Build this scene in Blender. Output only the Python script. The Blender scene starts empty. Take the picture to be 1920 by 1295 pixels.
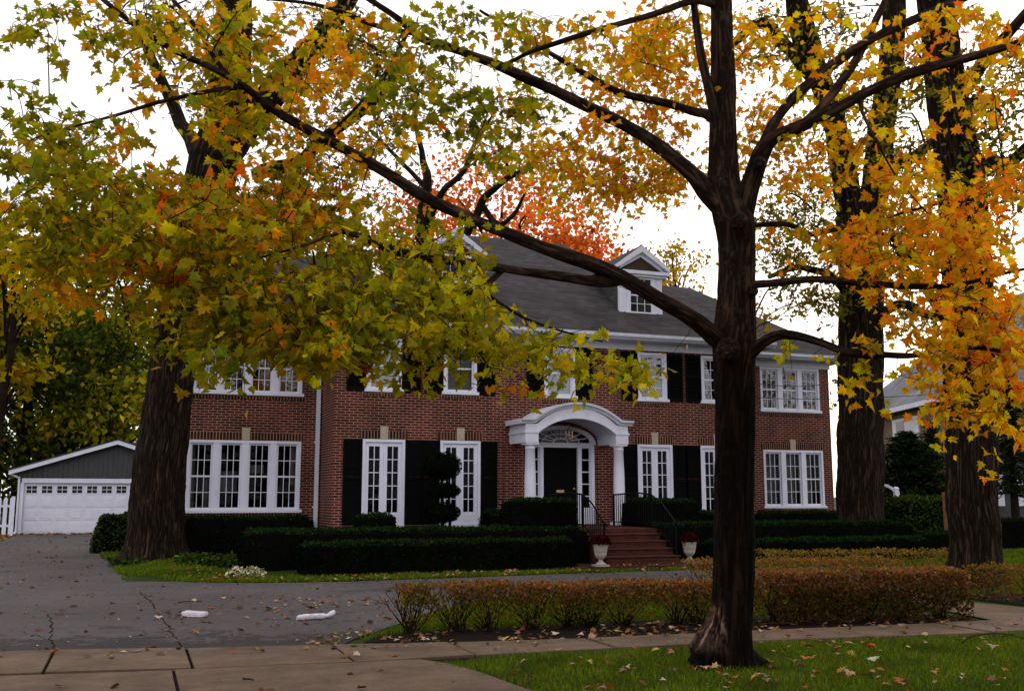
import bpy, bmesh, math, random
import numpy as np
from mathutils import Vector, noise as mnoise

S = bpy.context.scene
COL = S.collection
R = math.radians
rnd = random.Random(7)
rng = np.random.default_rng(11)

# ------------------------------------------------------------------ camera
F, CX, CY = 1900.0, 960.0, 647.5          # measured on the 1920 px wide photograph
YAW, PITCH = math.atan(.37), math.atan(282.5/1900)
EYE = np.array([-10.76, -25.34, 1.6])
FW = np.array([math.sin(YAW)*math.cos(PITCH), math.cos(YAW)*math.cos(PITCH), math.sin(PITCH)])
RT = np.array([math.cos(YAW), -math.sin(YAW), 0.0])
UP = np.cross(RT, FW)
def ray(x, y): return FW + RT*(x-CX)/F - UP*(y-CY)/F
def at(x, y, d):                          # surveyed point: photo position + distance -> metres
    return EYE + ray(x, y)*d
def on_y(x, y, Y):
    d = ray(x, y); return EYE + d*((Y-EYE[1])/d[1])
def on_z(x, y, z=0.0):
    d = ray(x, y); return EYE + d*((z-EYE[2])/d[2])
cam = bpy.data.cameras.new('camera'); camo = bpy.data.objects.new('camera', cam); COL.objects.link(camo)
camo.location = EYE; camo.rotation_euler = (math.pi/2+PITCH, 0, -YAW)
cam.sensor_width = 36; cam.lens = 36*F/1920; cam.clip_end = 3000
S.camera = camo
S.view_settings.view_transform = 'Standard'; S.view_settings.look = 'None'; S.view_settings.exposure = 0
try:
    S.cycles.max_bounces = 8; S.cycles.transparent_max_bounces = 12; S.cycles.transmission_bounces = 4
    S.cycles.caustics_reflective = False; S.cycles.caustics_refractive = False
except Exception: pass

# ------------------------------------------------------------------ materials
class NT:
    def __init__(s, name):
        s.m = bpy.data.materials.new(name); s.m.use_nodes = True
        s.t = s.m.node_tree; s.t.nodes.clear()
        s.out = s.t.nodes.new('ShaderNodeOutputMaterial')
    def n(s, typ, **kw):
        nd = s.t.nodes.new('ShaderNode'+typ)
        for k, v in kw.items():
            if k in nd.inputs: s.set(nd.inputs[k], v)
            else: setattr(nd, k, v)
        return nd
    def set(s, inp, v):
        if isinstance(v, bpy.types.NodeSocket): s.t.links.new(v, inp)
        elif isinstance(v, bpy.types.Node): s.t.links.new(v.outputs[0], inp)
        else:
            if isinstance(v, tuple) and len(v) == 3 and inp.type == 'RGBA': v = (*v, 1)
            inp.default_value = v
    def inp(s, nd, i, v): s.set(nd.inputs[i], v)
    def math(s, op, a, b=0.0, clamp=False):
        nd = s.n('Math', operation=op); nd.use_clamp = clamp
        s.inp(nd, 0, a); s.inp(nd, 1, b); return nd.outputs[0]
    def mix(s, f, a, b, blend='MIX'):
        nd = s.t.nodes.new('ShaderNodeMix'); nd.data_type = 'RGBA'; nd.blend_type = blend
        s.set(nd.inputs[0], f); s.set(nd.inputs[6], a); s.set(nd.inputs[7], b); return nd.outputs[2]
    def ramp(s, f, *stops):
        nd = s.n('ValToRGB'); s.inp(nd, 0, f); el = nd.color_ramp.elements
        while len(el) < len(stops): el.new(1)
        for e, (p, c) in zip(el, stops):
            e.position = p; e.color = (*c, 1) if isinstance(c, tuple) else (c, c, c, 1)
        return nd.outputs[0]
    def noise(s, vec=None, scale=5, detail=4, rough=.55, dist=0.0):
        nd = s.n('TexNoise'); 
        if vec is not None: s.set(nd.inputs['Vector'], vec)
        nd.inputs['Scale'].default_value = scale; nd.inputs['Detail'].default_value = detail
        nd.inputs['Roughness'].default_value = rough; nd.inputs['Distortion'].default_value = dist
        return nd.outputs[0]
    def geo(s): return s.n('NewGeometry').outputs['Position']
    def scale(s, v, sc):
        nd = s.n('Mapping'); s.set(nd.inputs['Vector'], v); nd.inputs['Scale'].default_value = sc; return nd.outputs[0]
    def bump(s, h, strength=.4, dist=.01):
        nd = s.n('Bump'); s.set(nd.inputs['Height'], h); nd.inputs['Strength'].default_value = strength
        nd.inputs['Distance'].default_value = dist; return nd.outputs[0]
    def pbr(s, color, rough=.7, normal=None, spec=.3, **kw):
        nd = s.n('BsdfPrincipled'); s.set(nd.inputs['Base Color'], color); s.set(nd.inputs['Roughness'], rough)
        nd.inputs['Specular IOR Level'].default_value = spec
        for k, v in kw.items(): s.set(nd.inputs[k], v)
        if normal is not None: s.set(nd.inputs['Normal'], normal)
        s.t.links.new(nd.outputs[0], s.out.inputs[0]); return s.m
    def surf(s, nd):
        s.t.links.new(nd.outputs[0] if isinstance(nd, bpy.types.Node) else nd, s.out.inputs[0]); return s.m

def plain(name, col, rough=.6, var=.15, sc=6, spec=.3, metal=0.0, bumpd=.0):
    t = NT(name); p = t.geo(); nz = t.noise(p, sc, 5)
    c = t.ramp(nz, (.3, tuple(v*(1-var) for v in col)), (.7, tuple(v*(1+var) for v in col)))
    n = t.bump(t.noise(p, sc*8, 3), .4, bumpd) if bumpd else None
    return t.pbr(c, rough, n, spec, Metallic=metal)

def brick_mat(name, vertical=False, dark=(.026,.005,.005), light=(.125,.016,.012), mortar=(.42,.235,.175), msize=.0095, bw=.213, rh=.0677):
    t = NT(name); p = t.geo(); sx = t.n('SeparateXYZ'); t.inp(sx, 0, p)
    u = t.math('ADD', sx.outputs[0], sx.outputs[1]); v = sx.outputs[2]
    cb = t.n('CombineXYZ'); t.inp(cb, 0, v if vertical else u); t.inp(cb, 1, u if vertical else v)
    vec = cb.outputs[0]
    # a little waver so the courses are not ruler straight
    wob = t.n('VectorMath', operation='SCALE'); nz = t.n('TexNoise'); t.set(nz.inputs['Vector'], p); nz.inputs['Scale'].default_value = 2.5
    sub = t.n('VectorMath', operation='SUBTRACT'); t.inp(sub, 0, nz.outputs[1]); t.inp(sub, 1, (.5,.5,.5))
    t.inp(wob, 0, sub.outputs[0]); wob.inputs['Scale'].default_value = .012
    ad = t.n('VectorMath', operation='ADD'); t.inp(ad, 0, vec); t.inp(ad, 1, wob.outputs[0])
    b = t.n('TexBrick'); t.set(b.inputs['Vector'], ad.outputs[0]); b.inputs['Scale'].default_value = 1
    b.inputs['Brick Width'].default_value = bw; b.inputs['Row Height'].default_value = rh
    b.inputs['Mortar Size'].default_value = msize; b.inputs['Mortar Smooth'].default_value = .25; b.inputs['Bias'].default_value = 0
    b.offset = .5 if not vertical else 0.0
    t.set(b.inputs['Color1'], dark); t.set(b.inputs['Color2'], light); t.set(b.inputs['Mortar'], mortar)
    big = t.ramp(t.noise(p, .9, 5), (.3, .62), (.7, 1.12))
    fine = t.ramp(t.noise(p, 40, 3), (.25, .7), (.75, 1.2))
    st = t.ramp(t.noise(t.scale(p, (3.2, 3.2, .22)), 1.0, 5, .65), (.35, .72), (.62, 1.1))
    c = t.mix(1, b.outputs[0], big, 'MULTIPLY'); c = t.mix(.8, c, st, 'MULTIPLY'); c = t.mix(.8, c, fine, 'MULTIPLY')
    h = t.math('SUBTRACT', 1.0, b.outputs[1])
    return t.pbr(c, .85, t.bump(h, .6, .006), .2)

M = {}
M['brick'] = brick_mat('red_brick')
M['soldier'] = brick_mat('soldier_brick', True, mortar=(.40,.25,.16), dark=(.018,.005,.004), light=(.07,.016,.010), msize=.010, rh=.08, bw=.3)
M['step_brick'] = brick_mat('step_brick', False, (.040,.008,.005), (.075,.015,.008), (.08,.03,.02), .009)
M['peach_brick'] = brick_mat('peach_brick', False, (.24,.14,.085), (.30,.18,.11), (.28,.2,.14))
M['white'] = plain('white_paint', (.71,.72,.86), .5, .06, 3)
M['white_trim'] = plain('white_trim', (.66,.67,.80), .5, .09, 4)
M['black_paint'] = plain('black_paint', (.002,.002,.0022), .6, .3, 5, .06)
M['stone'] = plain('limestone', (.42,.36,.28), .8, .15, 14, .2, bumpd=.003)
M['iron'] = plain('black_iron', (.003,.003,.0035), .6, .2, 20, .08)
M['brass'] = plain('brass', (.45,.30,.10), .3, .2, 20, .5, metal=.9)
M['brown'] = plain('brown_board', (.045,.020,.012), .7, .25, 9)
M['curtain'] = plain('curtain_cloth', (.20,.19,.19), .9, .2, 9)
M['shade'] = plain('window_shade', (.7,.7,.74), .9, .05, 3)
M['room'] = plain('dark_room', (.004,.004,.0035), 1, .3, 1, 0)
M['paper'] = plain('white_plastic_bag', (.60,.57,.66), .35, .25, 18, .5)
M['urn'] = plain('urn_stone', (.36,.31,.275), .8, .18, 12, .2, bumpd=.004)
M['wood_post'] = plain('bare_wood', (.25,.12,.05), .8, .25, 10)
M['grey_siding'] = plain('grey_siding', (.055,.055,.062), .7, .12, 3)
M['trunk_far'] = plain('far_bark', (.018,.012,.009), .95, .4, 4, .05)
M['cable'] = plain('cable_rubber', (.01,.01,.01), .6)

def shingle(name, a, b, row, wid):
    t = NT(name); p = t.geo(); sx = t.n('SeparateXYZ'); t.inp(sx, 0, p)
    u = t.math('ADD', sx.outputs[0], t.math('MULTIPLY', sx.outputs[1], .9)); cb = t.n('CombineXYZ'); t.inp(cb, 0, u); t.inp(cb, 1, sx.outputs[2])
    br = t.n('TexBrick'); t.set(br.inputs['Vector'], cb.outputs[0]); br.inputs['Scale'].default_value = 1
    br.inputs['Brick Width'].default_value = wid; br.inputs['Row Height'].default_value = row
    br.inputs['Mortar Size'].default_value = .006; br.inputs['Mortar Smooth'].default_value = .4
    t.set(br.inputs['Color1'], a); t.set(br.inputs['Color2'], b); t.set(br.inputs['Mortar'], tuple(v*.4 for v in a))
    c = t.mix(1, br.outputs[0], t.ramp(t.noise(p, .7, 6), (.3, .7), (.7, 1.25)), 'MULTIPLY')
    c = t.mix(1, c, t.ramp(t.noise(p, 60, 2), (.3, .75), (.7, 1.2)), 'MULTIPLY')
    return t.pbr(c, .9, t.bump(t.math('SUBTRACT', 1.0, br.outputs[1]), .5, .006), .15)
M['roof'] = shingle('grey_shingle', (.042,.038,.041), (.066,.060,.064), .085, .34)
M['roof_far'] = shingle('blue_grey_shingle', (.15,.16,.19), (.20,.21,.24), .12, .4)
M['roof_cheek'] = shingle('cheek_shingle', (.05,.055,.05), (.09,.10,.08), .12, .3)

def glass(name, refl):
    t = NT(name)
    tr = t.n('BsdfTransparent'); t.set(tr.inputs[0], (.62,.66,.66))
    gl = t.n('BsdfGlossy'); t.set(gl.inputs[0], (.85,.87,.95)); gl.inputs['Roughness'].default_value = .02
    t.set(gl.inputs['Normal'], t.bump(t.noise(t.geo(), 1.6, 2), .08, .05))
    fr = t.n('Fresnel'); fr.inputs[0].default_value = 1.45
    mx = t.n('MixShader'); t.inp(mx, 0, t.math('MULTIPLY', fr.outputs[0], refl, True)); t.inp(mx, 1, tr); t.inp(mx, 2, gl)
    return t.surf(mx)
M['glass'] = glass('window_glass', .22)
M['glass_up'] = glass('upper_window_glass', 4.5)
M['dark_glass'] = plain('dark_glass', (.006,.007,.009), .08, .1, 2, .2)

def leaf_mat(name, trans=.45, gloss=.035, sat=1.0):
    t = NT(name); a = t.n('Attribute', attribute_name='Col')
    nz = t.ramp(t.noise(t.geo(), 30, 2), (.3, .75), (.7, 1.15))
    c = t.mix(1, a.outputs[0], nz, 'MULTIPLY')
    d = t.n('BsdfDiffuse'); t.inp(d, 0, c)
    tc = t.mix(1, c, (1.45,1.32,.5), 'MULTIPLY')
    tr = t.n('BsdfTranslucent'); t.inp(tr, 0, tc)
    m1 = t.n('MixShader'); t.inp(m1, 0, trans); t.inp(m1, 1, d); t.inp(m1, 2, tr)
    g = t.n('BsdfGlossy'); t.set(g.inputs[0], (.8,.85,1)); g.inputs['Roughness'].default_value = .45
    m2 = t.n('MixShader'); t.inp(m2, 0, gloss); t.inp(m2, 1, m1); t.inp(m2, 2, g)
    return t.surf(m2)
M['leaf'] = leaf_mat('autumn_leaf', .58, .004)
M['hedge_leaf'] = leaf_mat('hedge_leaf', .1, .0)
M['litter'] = leaf_mat('fallen_leaf', .1, .004)
M['blade'] = leaf_mat('grass_blade', .3, .004)

def bark_mat(name, dark, light, fs=9.0, vs=1.1, bd=.02, lichen=False):
    t = NT(name); a = t.n('Attribute', attribute_name='bark'); vec = t.scale(a.outputs['Vector'], (1, 1, vs/fs))
    n1 = t.noise(vec, fs, 7, .6, .6); rid = t.math('ABSOLUTE', t.math('SUBTRACT', n1, .5))
    n2 = t.noise(a.outputs['Vector'], 30, 4, .6)
    f = t.math('ADD', t.math('MULTIPLY', rid, 3.6), t.math('MULTIPLY', n2, .35))
    c = t.ramp(f, (.08, tuple(v*.35 for v in dark)), (.35, dark), (.85, light))
    if lichen: c = t.mix(t.ramp(t.noise(a.outputs['Vector'], 5, 7, .75), (.56, 0.0), (.70, .55)), c, (.060,.056,.040))
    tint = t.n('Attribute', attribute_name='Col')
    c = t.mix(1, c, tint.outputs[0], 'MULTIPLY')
    return t.pbr(c, .95, t.bump(f, .9, bd), .1)
M['bark'] = bark_mat('maple_bark', (.010,.0066,.0048), (.052,.034,.025), 14, 2.0, .03, True)
M['elm_bark'] = bark_mat('elm_bark', (.012,.008,.005), (.085,.055,.035), 17, 1.6, .05)

t = NT('asphalt'); p = t.geo()
base = t.ramp(t.noise(p, .35, 6, .6), (.30, (.057,.048,.050)), (.70, (.098,.084,.088)))
agg = t.math('MULTIPLY', t.ramp(t.noise(p, 110, 3, .7), (.3, .5), (.72, 1.4)), t.ramp(t.noise(p, 7, 5, .7), (.3, .75), (.7, 1.2)))
c = t.mix(.9, base, agg, 'MULTIPLY')
vo = t.n('TexVoronoi', feature='DISTANCE_TO_EDGE'); wv = t.n('VectorMath', operation='ADD')
nzv = t.n('TexNoise'); t.set(nzv.inputs['Vector'], p); nzv.inputs['Scale'].default_value = 2.2; nzv.inputs['Detail'].default_value = 6
t.inp(wv, 0, p); t.inp(wv, 1, nzv.outputs[1]); t.set(vo.inputs['Vector'], wv.outputs[0]); vo.inputs['Scale'].default_value = .42
crack = t.math('LESS_THAN', vo.outputs[0], t.math('MULTIPLY', t.ramp(t.noise(p, .8, 3), (.42, 0.0), (.62, 1.0)), .011))
c = t.mix(t.math('MULTIPLY', crack, .8), c, (.02,.018,.017))
sx = t.n('SeparateXYZ'); t.inp(sx, 0, p)
edge = t.math('ADD', sx.outputs[1], t.math('MULTIPLY', sx.outputs[0], .25))       # worn edge beside the pavement
em = t.ramp(t.math('ADD', t.math('MULTIPLY', t.math('ADD', edge, 16.30), -.40), t.math('MULTIPLY', t.noise(p, 2.0, 8, .8), 2.6)), (.85, 0.0), (1.35, 1.0))
c = t.mix(t.math('MULTIPLY', em, .85), c, (.020,.016,.015))
c = t.mix(t.ramp(t.noise(p, .8, 7, .75), (.50, 0.0), (.66, .55)), c, (.038,.034,.034))
c = t.mix(t.ramp(t.noise(p, 24, 4, .8), (.60, 0.0), (.72, .7)), c, (.020,.017,.016))
c = t.mix(t.ramp(t.noise(p, 31, 4, .8), (.62, 0.0), (.74, .6)), c, (.22,.19,.16))
M['asphalt'] = t.pbr(c, .9, t.bump(t.math('ADD', t.noise(p, 140, 2), t.math('MULTIPLY', t.noise(p, 9, 4), 1.5)), .5, .006), .2)

t = NT('concrete'); p = t.geo()
c = t.ramp(t.noise(p, 1.3, 8, .75), (.34, (.078,.049,.031)), (.66, (.165,.111,.076)))
c = t.mix(.7, c, t.ramp(t.noise(p, 90, 3), (.3, .7), (.7, 1.2)), 'MULTIPLY')
c = t.mix(t.ramp(t.noise(p, 2.3, 8, .78), (.50, 0.0), (.70, .75)), c, (.062,.042,.030))
c = t.mix(t.ramp(t.noise(p, 22, 5, .8), (.58, 0.0), (.72, .6)), c, (.05,.035,.026))
M['concrete'] = t.pbr(c, .9, t.bump(t.noise(p, 60, 4), .4, .005), .2)
t = NT('soil'); p = t.geo()
c = t.ramp(t.noise(p, 12, 6, .7), (.3, (.002,.0014,.001)), (.7, (.016,.009,.006)))
M['soil'] = t.pbr(c, 1, t.bump(t.noise(p, 25, 5), .8, .03), .1)
t = NT('lawn'); p = t.geo()
c = t.ramp(t.noise(p, 1.1, 6, .6), (.3, (.014,.028,.003)), (.55, (.027,.048,.004)), (.75, (.045,.048,.009)))
c = t.mix(.9, c, t.ramp(t.noise(p, 70, 3), (.25, .4), (.75, 1.4)), 'MULTIPLY')
M['lawn'] = t.pbr(c, 1, t.bump(t.noise(p, 60, 3), .7, .02), .1)

# ------------------------------------------------------------------ mesh helpers
def tag(o, label=None, cat=None, group=None, kind=None):
    if label: o['label'] = label
    if cat: o['category'] = cat
    if group: o['group'] = group
    if kind: o['kind'] = kind
    return o
def empty(name, label, cat, loc=(0,0,0), group=None):
    o = bpy.data.objects.new(name, None); o.empty_display_size = .3; COL.objects.link(o); o.location = loc
    return tag(o, label, cat, group)
def link(name, me, parent=None):
    o = bpy.data.objects.new(name, me); COL.objects.link(o)
    if parent is not None:
        o.parent = parent
        pl = Vector((0,0,0)); q = parent
        while q: pl += q.location; q = q.parent
        o.location = -pl                      # meshes are written in world metres
    return o

class MB:
    def __init__(s): s.v = []; s.f = []; s.mi = []; s.col = []; s.bark = []; s.sm = []
    def vert(s, p, col=(1,1,1), bark=(0,0,0)):
        s.v.append((float(p[0]), float(p[1]), float(p[2]))); s.col.append(col); s.bark.append(bark); return len(s.v)-1
    def face(s, idx, mi=0, smooth=False): s.f.append(tuple(idx)); s.mi.append(mi); s.sm.append(smooth)
    def poly(s, pts, mi=0): s.face([s.vert(p) for p in pts], mi)
    def box(s, x0, x1, y0, y1, z0, z1, mi=0):
        if x0 > x1: x0, x1 = x1, x0
        if y0 > y1: y0, y1 = y1, y0
        if z0 > z1: z0, z1 = z1, z0
        i = [s.vert(p) for p in ((x0,y0,z0),(x1,y0,z0),(x1,y1,z0),(x0,y1,z0),(x0,y0,z1),(x1,y0,z1),(x1,y1,z1),(x0,y1,z1))]
        for q in ((3,2,1,0),(4,5,6,7),(0,1,5,4),(1,2,6,5),(2,3,7,6),(3,0,4,7)): s.face([i[k] for k in q], mi)
    def prism(s, pts, off, mi=0):             # pts: closed outline, off: extrusion vector
        n = len(pts); off = np.array(off)
        a = [s.vert(p) for p in pts]; b = [s.vert(np.array(p)+off) for p in pts]
        s.face(a[::-1], mi); s.face(b, mi)
        for k in range(n): s.face((a[k], a[(k+1)%n], b[(k+1)%n], b[k]), mi)
    def bar(s, p, q, w, h=None, mi=0):        # rectangular bar
        p = np.array(p, float); q = np.array(q, float); h = h or w
        d = (q-p)/np.linalg.norm(q-p); up = np.array([0,0,1.0]) if abs(d[2]) < .9 else np.array([0,1.0,0])
        a = np.cross(d, up); a /= np.linalg.norm(a); b = np.cross(a, d)
        s.prism([p-a*w/2-b*h/2, p+a*w/2-b*h/2, p+a*w/2+b*h/2, p-a*w/2+b*h/2], q-p, mi)
    def lathe(s, c, prof, n=20, mi=0):
        rings = [[s.vert((c[0]+r*math.cos(2*math.pi*k/n), c[1]+r*math.sin(2*math.pi*k/n), c[2]+z)) for k in range(n)] for r, z in prof]
        for a, b in zip(rings, rings[1:]):
            for k in range(n): s.face((a[k], a[(k+1)%n], b[(k+1)%n], b[k]), mi, True)
        s.face(rings[0][::-1], mi); s.face(rings[-1], mi)
    def tube(s, pts, rad, n=8, mi=0, seg=None, amp=0.0, fs=8, vs=1.0, mod=None, colf=None, cap=True, wig=0.0, sub=6):
        P = [np.array(p, float) for p in pts]; m = len(P)
        # Catmull-Rom resample
        out = []; ro = []
        for i in range(m-1):
            p0 = P[max(i-1,0)]; p1 = P[i]; p2 = P[i+1]; p3 = P[min(i+2,m-1)]
            k = seg if seg else sub
            for j in range(k):
                t = j/k
                out.append(.5*((2*p1)+(p2-p0)*t+(2*p0-5*p1+4*p2-p3)*t*t+(3*p1-p0-3*p2+p3)*t**3)); ro.append(rad[i]*(1-t)+rad[i+1]*t)
        out.append(P[-1]); ro.append(rad[-1])
        ref = np.array([.31,.92,.17]); L = 0; prev = None; off = rnd.random()*40
        for i, (p, r) in enumerate(zip(out, ro)):
            d = out[min(i+1,len(out)-1)]-out[max(i-1,0)]; d = d/(np.linalg.norm(d)+1e-9)
            if i: L += np.linalg.norm(p-out[i-1])
            if wig and 0 < i < len(out)-1:
                q = mnoise.noise_vector((L*1.3+off, off, 0)); p = p+np.array(q)*wig*r
            a = ref-d*np.dot(ref, d); a /= np.linalg.norm(a); b = np.cross(d, a); ref = a
            ring = []
            for k in range(n):
                th = 2*math.pi*k/n; ca, sa = math.cos(th), math.sin(th); w = a*ca+b*sa; rr = r
                bk = (ca*r, sa*r, L+off)
                if mod: rr *= mod(w, L, p)
                if amp:
                    q = mnoise.fractal(Vector((ca*r*fs, sa*r*fs, (L+off)*vs)), .7, 2, 4)
                    rr += amp*(-abs(q)*1.6+.35)+amp*.7*mnoise.noise(Vector((ca*2, sa*2, (L+off)*.9)))
                pt = p+w*rr
                ring.append(s.vert(pt, colf(pt) if colf else (1,1,1), bk))
            if prev:
                for k in range(n): s.face((prev[k], prev[(k+1)%n], ring[(k+1)%n], ring[k]), mi, True)
            elif cap: s.face(ring[::-1], mi)
            prev = ring
        if cap: s.face(prev, mi)
        return out, ro
    def mesh(s, name, mats):
        me = bpy.data.meshes.new(name); me.from_pydata(s.v, [], s.f)
        for m in mats: me.materials.append(m)
        me.polygons.foreach_set('material_index', s.mi); me.polygons.foreach_set('use_smooth', s.sm)
        if any(c != (1,1,1) for c in s.col) or any(b != (0,0,0) for b in s.bark):
            ca = me.color_attributes.new('Col', 'FLOAT_COLOR', 'POINT')
            ca.data.foreach_set('color', np.array([(*c, 1) for c in s.col], 'f').ravel())
            at_ = me.attributes.new('bark', 'FLOAT_VECTOR', 'POINT')
            at_.data.foreach_set('vector', np.array(s.bark, 'f').ravel())
        me.update(); return me
    def build(s, name, mats, parent=None, bevel=0.0):
        if not isinstance(mats, (list, tuple)): mats = [mats]
        o = link(name, s.mesh(name, mats), parent)
        if bevel:
            b = o.modifiers.new('bevel', 'BEVEL'); b.width = bevel; b.segments = 2; b.limit_method = 'ANGLE'; b.angle_limit = .6
        return o

def fast_mesh(name, V, faces_per, tmpl_n, N, cols, mats, extra=None):
    """N copies of a template: V (N*tn,3), faces_per list of index tuples."""
    lens = [len(f) for f in faces_per]; flat = np.concatenate([np.array(f) for f in faces_per])
    loops = (flat[None,:]+np.arange(N)[:,None]*tmpl_n).ravel().astype(np.int32)
    nv = V.shape[0]; nf = N*len(lens)
    if extra:                                  # an MB to append
        ev = np.array(extra.v, 'f'); ef = extra.f
        el = np.concatenate([np.array(f) for f in ef])+nv; eln = [len(f) for f in ef]
        V = np.concatenate([V, ev]); loops = np.concatenate([loops, el.astype(np.int32)])
    tot = np.concatenate([np.tile(lens, N), np.array(eln)]) if extra else np.tile(lens, N)
    start = np.concatenate([[0], np.cumsum(tot)[:-1]])
    me = bpy.data.meshes.new(name)
    me.vertices.add(len(V)); me.vertices.foreach_set('co', V.astype('f').ravel())
    me.loops.add(len(loops)); me.loops.foreach_set('vertex_index', loops)
    me.polygons.add(len(tot)); me.polygons.foreach_set('loop_start', start.astype(np.int32))
    try: me.polygons.foreach_set('loop_total', tot.astype(np.int32))
    except Exception: pass
    for m in mats: me.materials.append(m)
    mi = np.zeros(len(tot), np.int32)
    if extra: mi[nf:] = 1
    me.polygons.foreach_set('material_index', mi)
    C = np.repeat(cols, tmpl_n, axis=0)
    if extra: C = np.concatenate([C, np.ones((len(ev), 3))])
    ca = me.color_attributes.new('Col', 'FLOAT_COLOR', 'POINT')
    ca.data.foreach_set('color', np.concatenate([C, np.ones((len(C),1))], 1).astype('f').ravel())
    me.update(calc_edges=True); me.validate(); return me

half = [(0,0),(.16,-.07),(.34,-.10),(.27,.08),(.52,.10),(.72,.22),(.50,.33),(.46,.44),(.66,.62),(.42,.58),(.22,.55),(.28,.74),(.13,.80),(0,1.08)]
def leaf_template(h, fold=.26, droop=.38):
    V = []
    for x, y in h: V.append((x, y-.1, fold*abs(x)-droop*(y-.3)**2-.15*x*x))
    L = []
    for x, y in h[1:-1]: L.append((-x*.96, y-.1+.02*math.sin(9*y), fold*abs(x)-droop*(y-.3)**2-.12*x*x))
    n = len(h); right = tuple(range(n)); left = (n-1,)+tuple(range(n+len(L)-1, n-1, -1))+(0,)
    return np.array(V+L), [right, left]
MAPLE = leaf_template(half)
OVAL = leaf_template([(0,0),(.30,.22),(.36,.55),(0,1.0)], .2, .15)
OAKL = leaf_template([(0,0),(.22,.12),(.14,.3),(.40,.45),(.2,.6),(.3,.8),(0,1.05)], .2, .2)
CARD = (np.array([(-.5,-.5,0),(.5,-.35,.12),(.35,.5,-.05),(-.42,.4,.14)]), [(0,1,2,3)])

def unit(a): return a/(np.linalg.norm(a, axis=-1, keepdims=True)+1e-9)
def leaves(P, size, cols, tmpl, tip=None, upb=.8, spread=.8):
    """template leaves at P; normals around 'up', tips toward tip (or random)"""
    N = len(P); T = tmpl[0]
    nrm = unit(np.array([0,0,upb])+rng.normal(0, spread, (N,3)))
    if tip is None: tip = rng.normal(0, 1, (N,3))
    y = tip-nrm*np.sum(tip*nrm, 1, keepdims=True); y = unit(y); x = np.cross(y, nrm)
    B = np.stack([x*rng.uniform(.62,1.08,(N,1)), y, nrm*rng.uniform(.3,1.7,(N,1))], 1)              # N,3(axis),3
    V = np.einsum('tk,nkc->ntc', T, B)*np.asarray(size)[:,None,None]*(1+rng.normal(0,.06,(N,len(T),1)))+P[:,None,:]
    return V.reshape(-1,3), tmpl[1], len(T), N, cols
def palette(N, pal, var=.22):
    """pal: list of (weight, rgb)"""
    w = np.array([p[0] for p in pal], float); w /= w.sum(); c = np.array([p[1] for p in pal])
    i = rng.choice(len(pal), N, p=w); j = rng.choice(len(pal), N, p=w); f = rng.random((N,1))**2*.7
    col = c[i]*(1-f)+c[j]*f
    return np.clip(col*(1+rng.normal(0, var, (N,1)))*(1+rng.normal(0,.06,(N,3))), .002, .9)

# ------------------------------------------------------------------ setting: ground, drive, pavement
def sstep(a, b, x):
    t = min(1, max(0, (x-a)/(b-a))); return t*t*(3-2*t)
def gz(x, y): return .13*sstep(-4.95, -3.6, y)*sstep(-11.0, -10.0, x)*(1-.6*sstep(12, 18, y))
mb = MB()
xs = [-900,-300,-100,-40,-22]+[-16+.5*i for i in range(70)]+[22,30,40,100,300,900]
ys = [-900,-200,-60,-30]+[-21+.4*i for i in range(60)]+[3.4+1.2*i for i in range(22)]+[32,36,45,60,100,300,1200]
xs = sorted(set(xs)); ys = sorted(set(round(v,3) for v in ys))
ids = [[mb.vert((x, y, gz(x, y)-.002)) for x in xs] for y in ys]
for j in range(len(ys)-1):
    for i in range(len(xs)-1): mb.face((ids[j][i], ids[j][i+1], ids[j+1][i+1], ids[j+1][i]), 0, True)
tag(mb.build('ground', M['lawn']), kind='structure')

def sheet(name, pts, z, mat, kind='structure', jit=0.0, parent=None):
    bm = bmesh.new(); P = []
    n = len(pts)
    for i in range(n):
        a, b = np.array(pts[i]), np.array(pts[(i+1)%n]); k = max(1, int(np.linalg.norm(b-a)/.25)) if jit else 1
        for j in range(k):
            q = a+(b-a)*j/k
            if jit: q = q+np.array(mnoise.noise_vector((q[0]*2.3, q[1]*2.3, 1.0)))[:2]*jit
            P.append(bm.verts.new((q[0], q[1], z)))
    bm.faces.new(P); bmesh.ops.triangulate(bm, faces=bm.faces[:])
    bmesh.ops.recalc_face_normals(bm, faces=bm.faces[:])
    if sum(f.normal.z for f in bm.faces) < 0: bmesh.ops.reverse_faces(bm, faces=bm.faces[:])
    me = bpy.data.meshes.new(name); bm.to_mesh(me); bm.free(); me.materials.append(mat)
    o = link(name, me, parent)
    if kind: o['kind'] = kind
    return o
drive_pts = [(-17.5,-13.1),(-12,-13.33),(-10.2,-13.83),(-8.6,-14.15),(-8.35,-13.7),(-7.8,-12.9),(-6.9,-11.6),(-5.9,-10.4),(-4.8,-9.6),(-3.5,-9.35),(4.5,-9.3),(6.5,-8),(6.5,-6.4),(4.5,-5.6),
  (1.2,-5.5),(-1.78,-5.56),(-3.5,-5.69),(-5.3,-5.86),(-7.4,-5.88),(-8.6,-5.65),(-9.6,-5.1),(-10.3,-4.3),(-10.85,-3),(-11.15,1.5),(-11.5,4),(-11.4,10),(-9,22.98),(-15.3,22.98),(-15.0,13),(-16.6,2)]
drive = sheet('driveway', drive_pts, .012, M['asphalt'], jit=.05)
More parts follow.
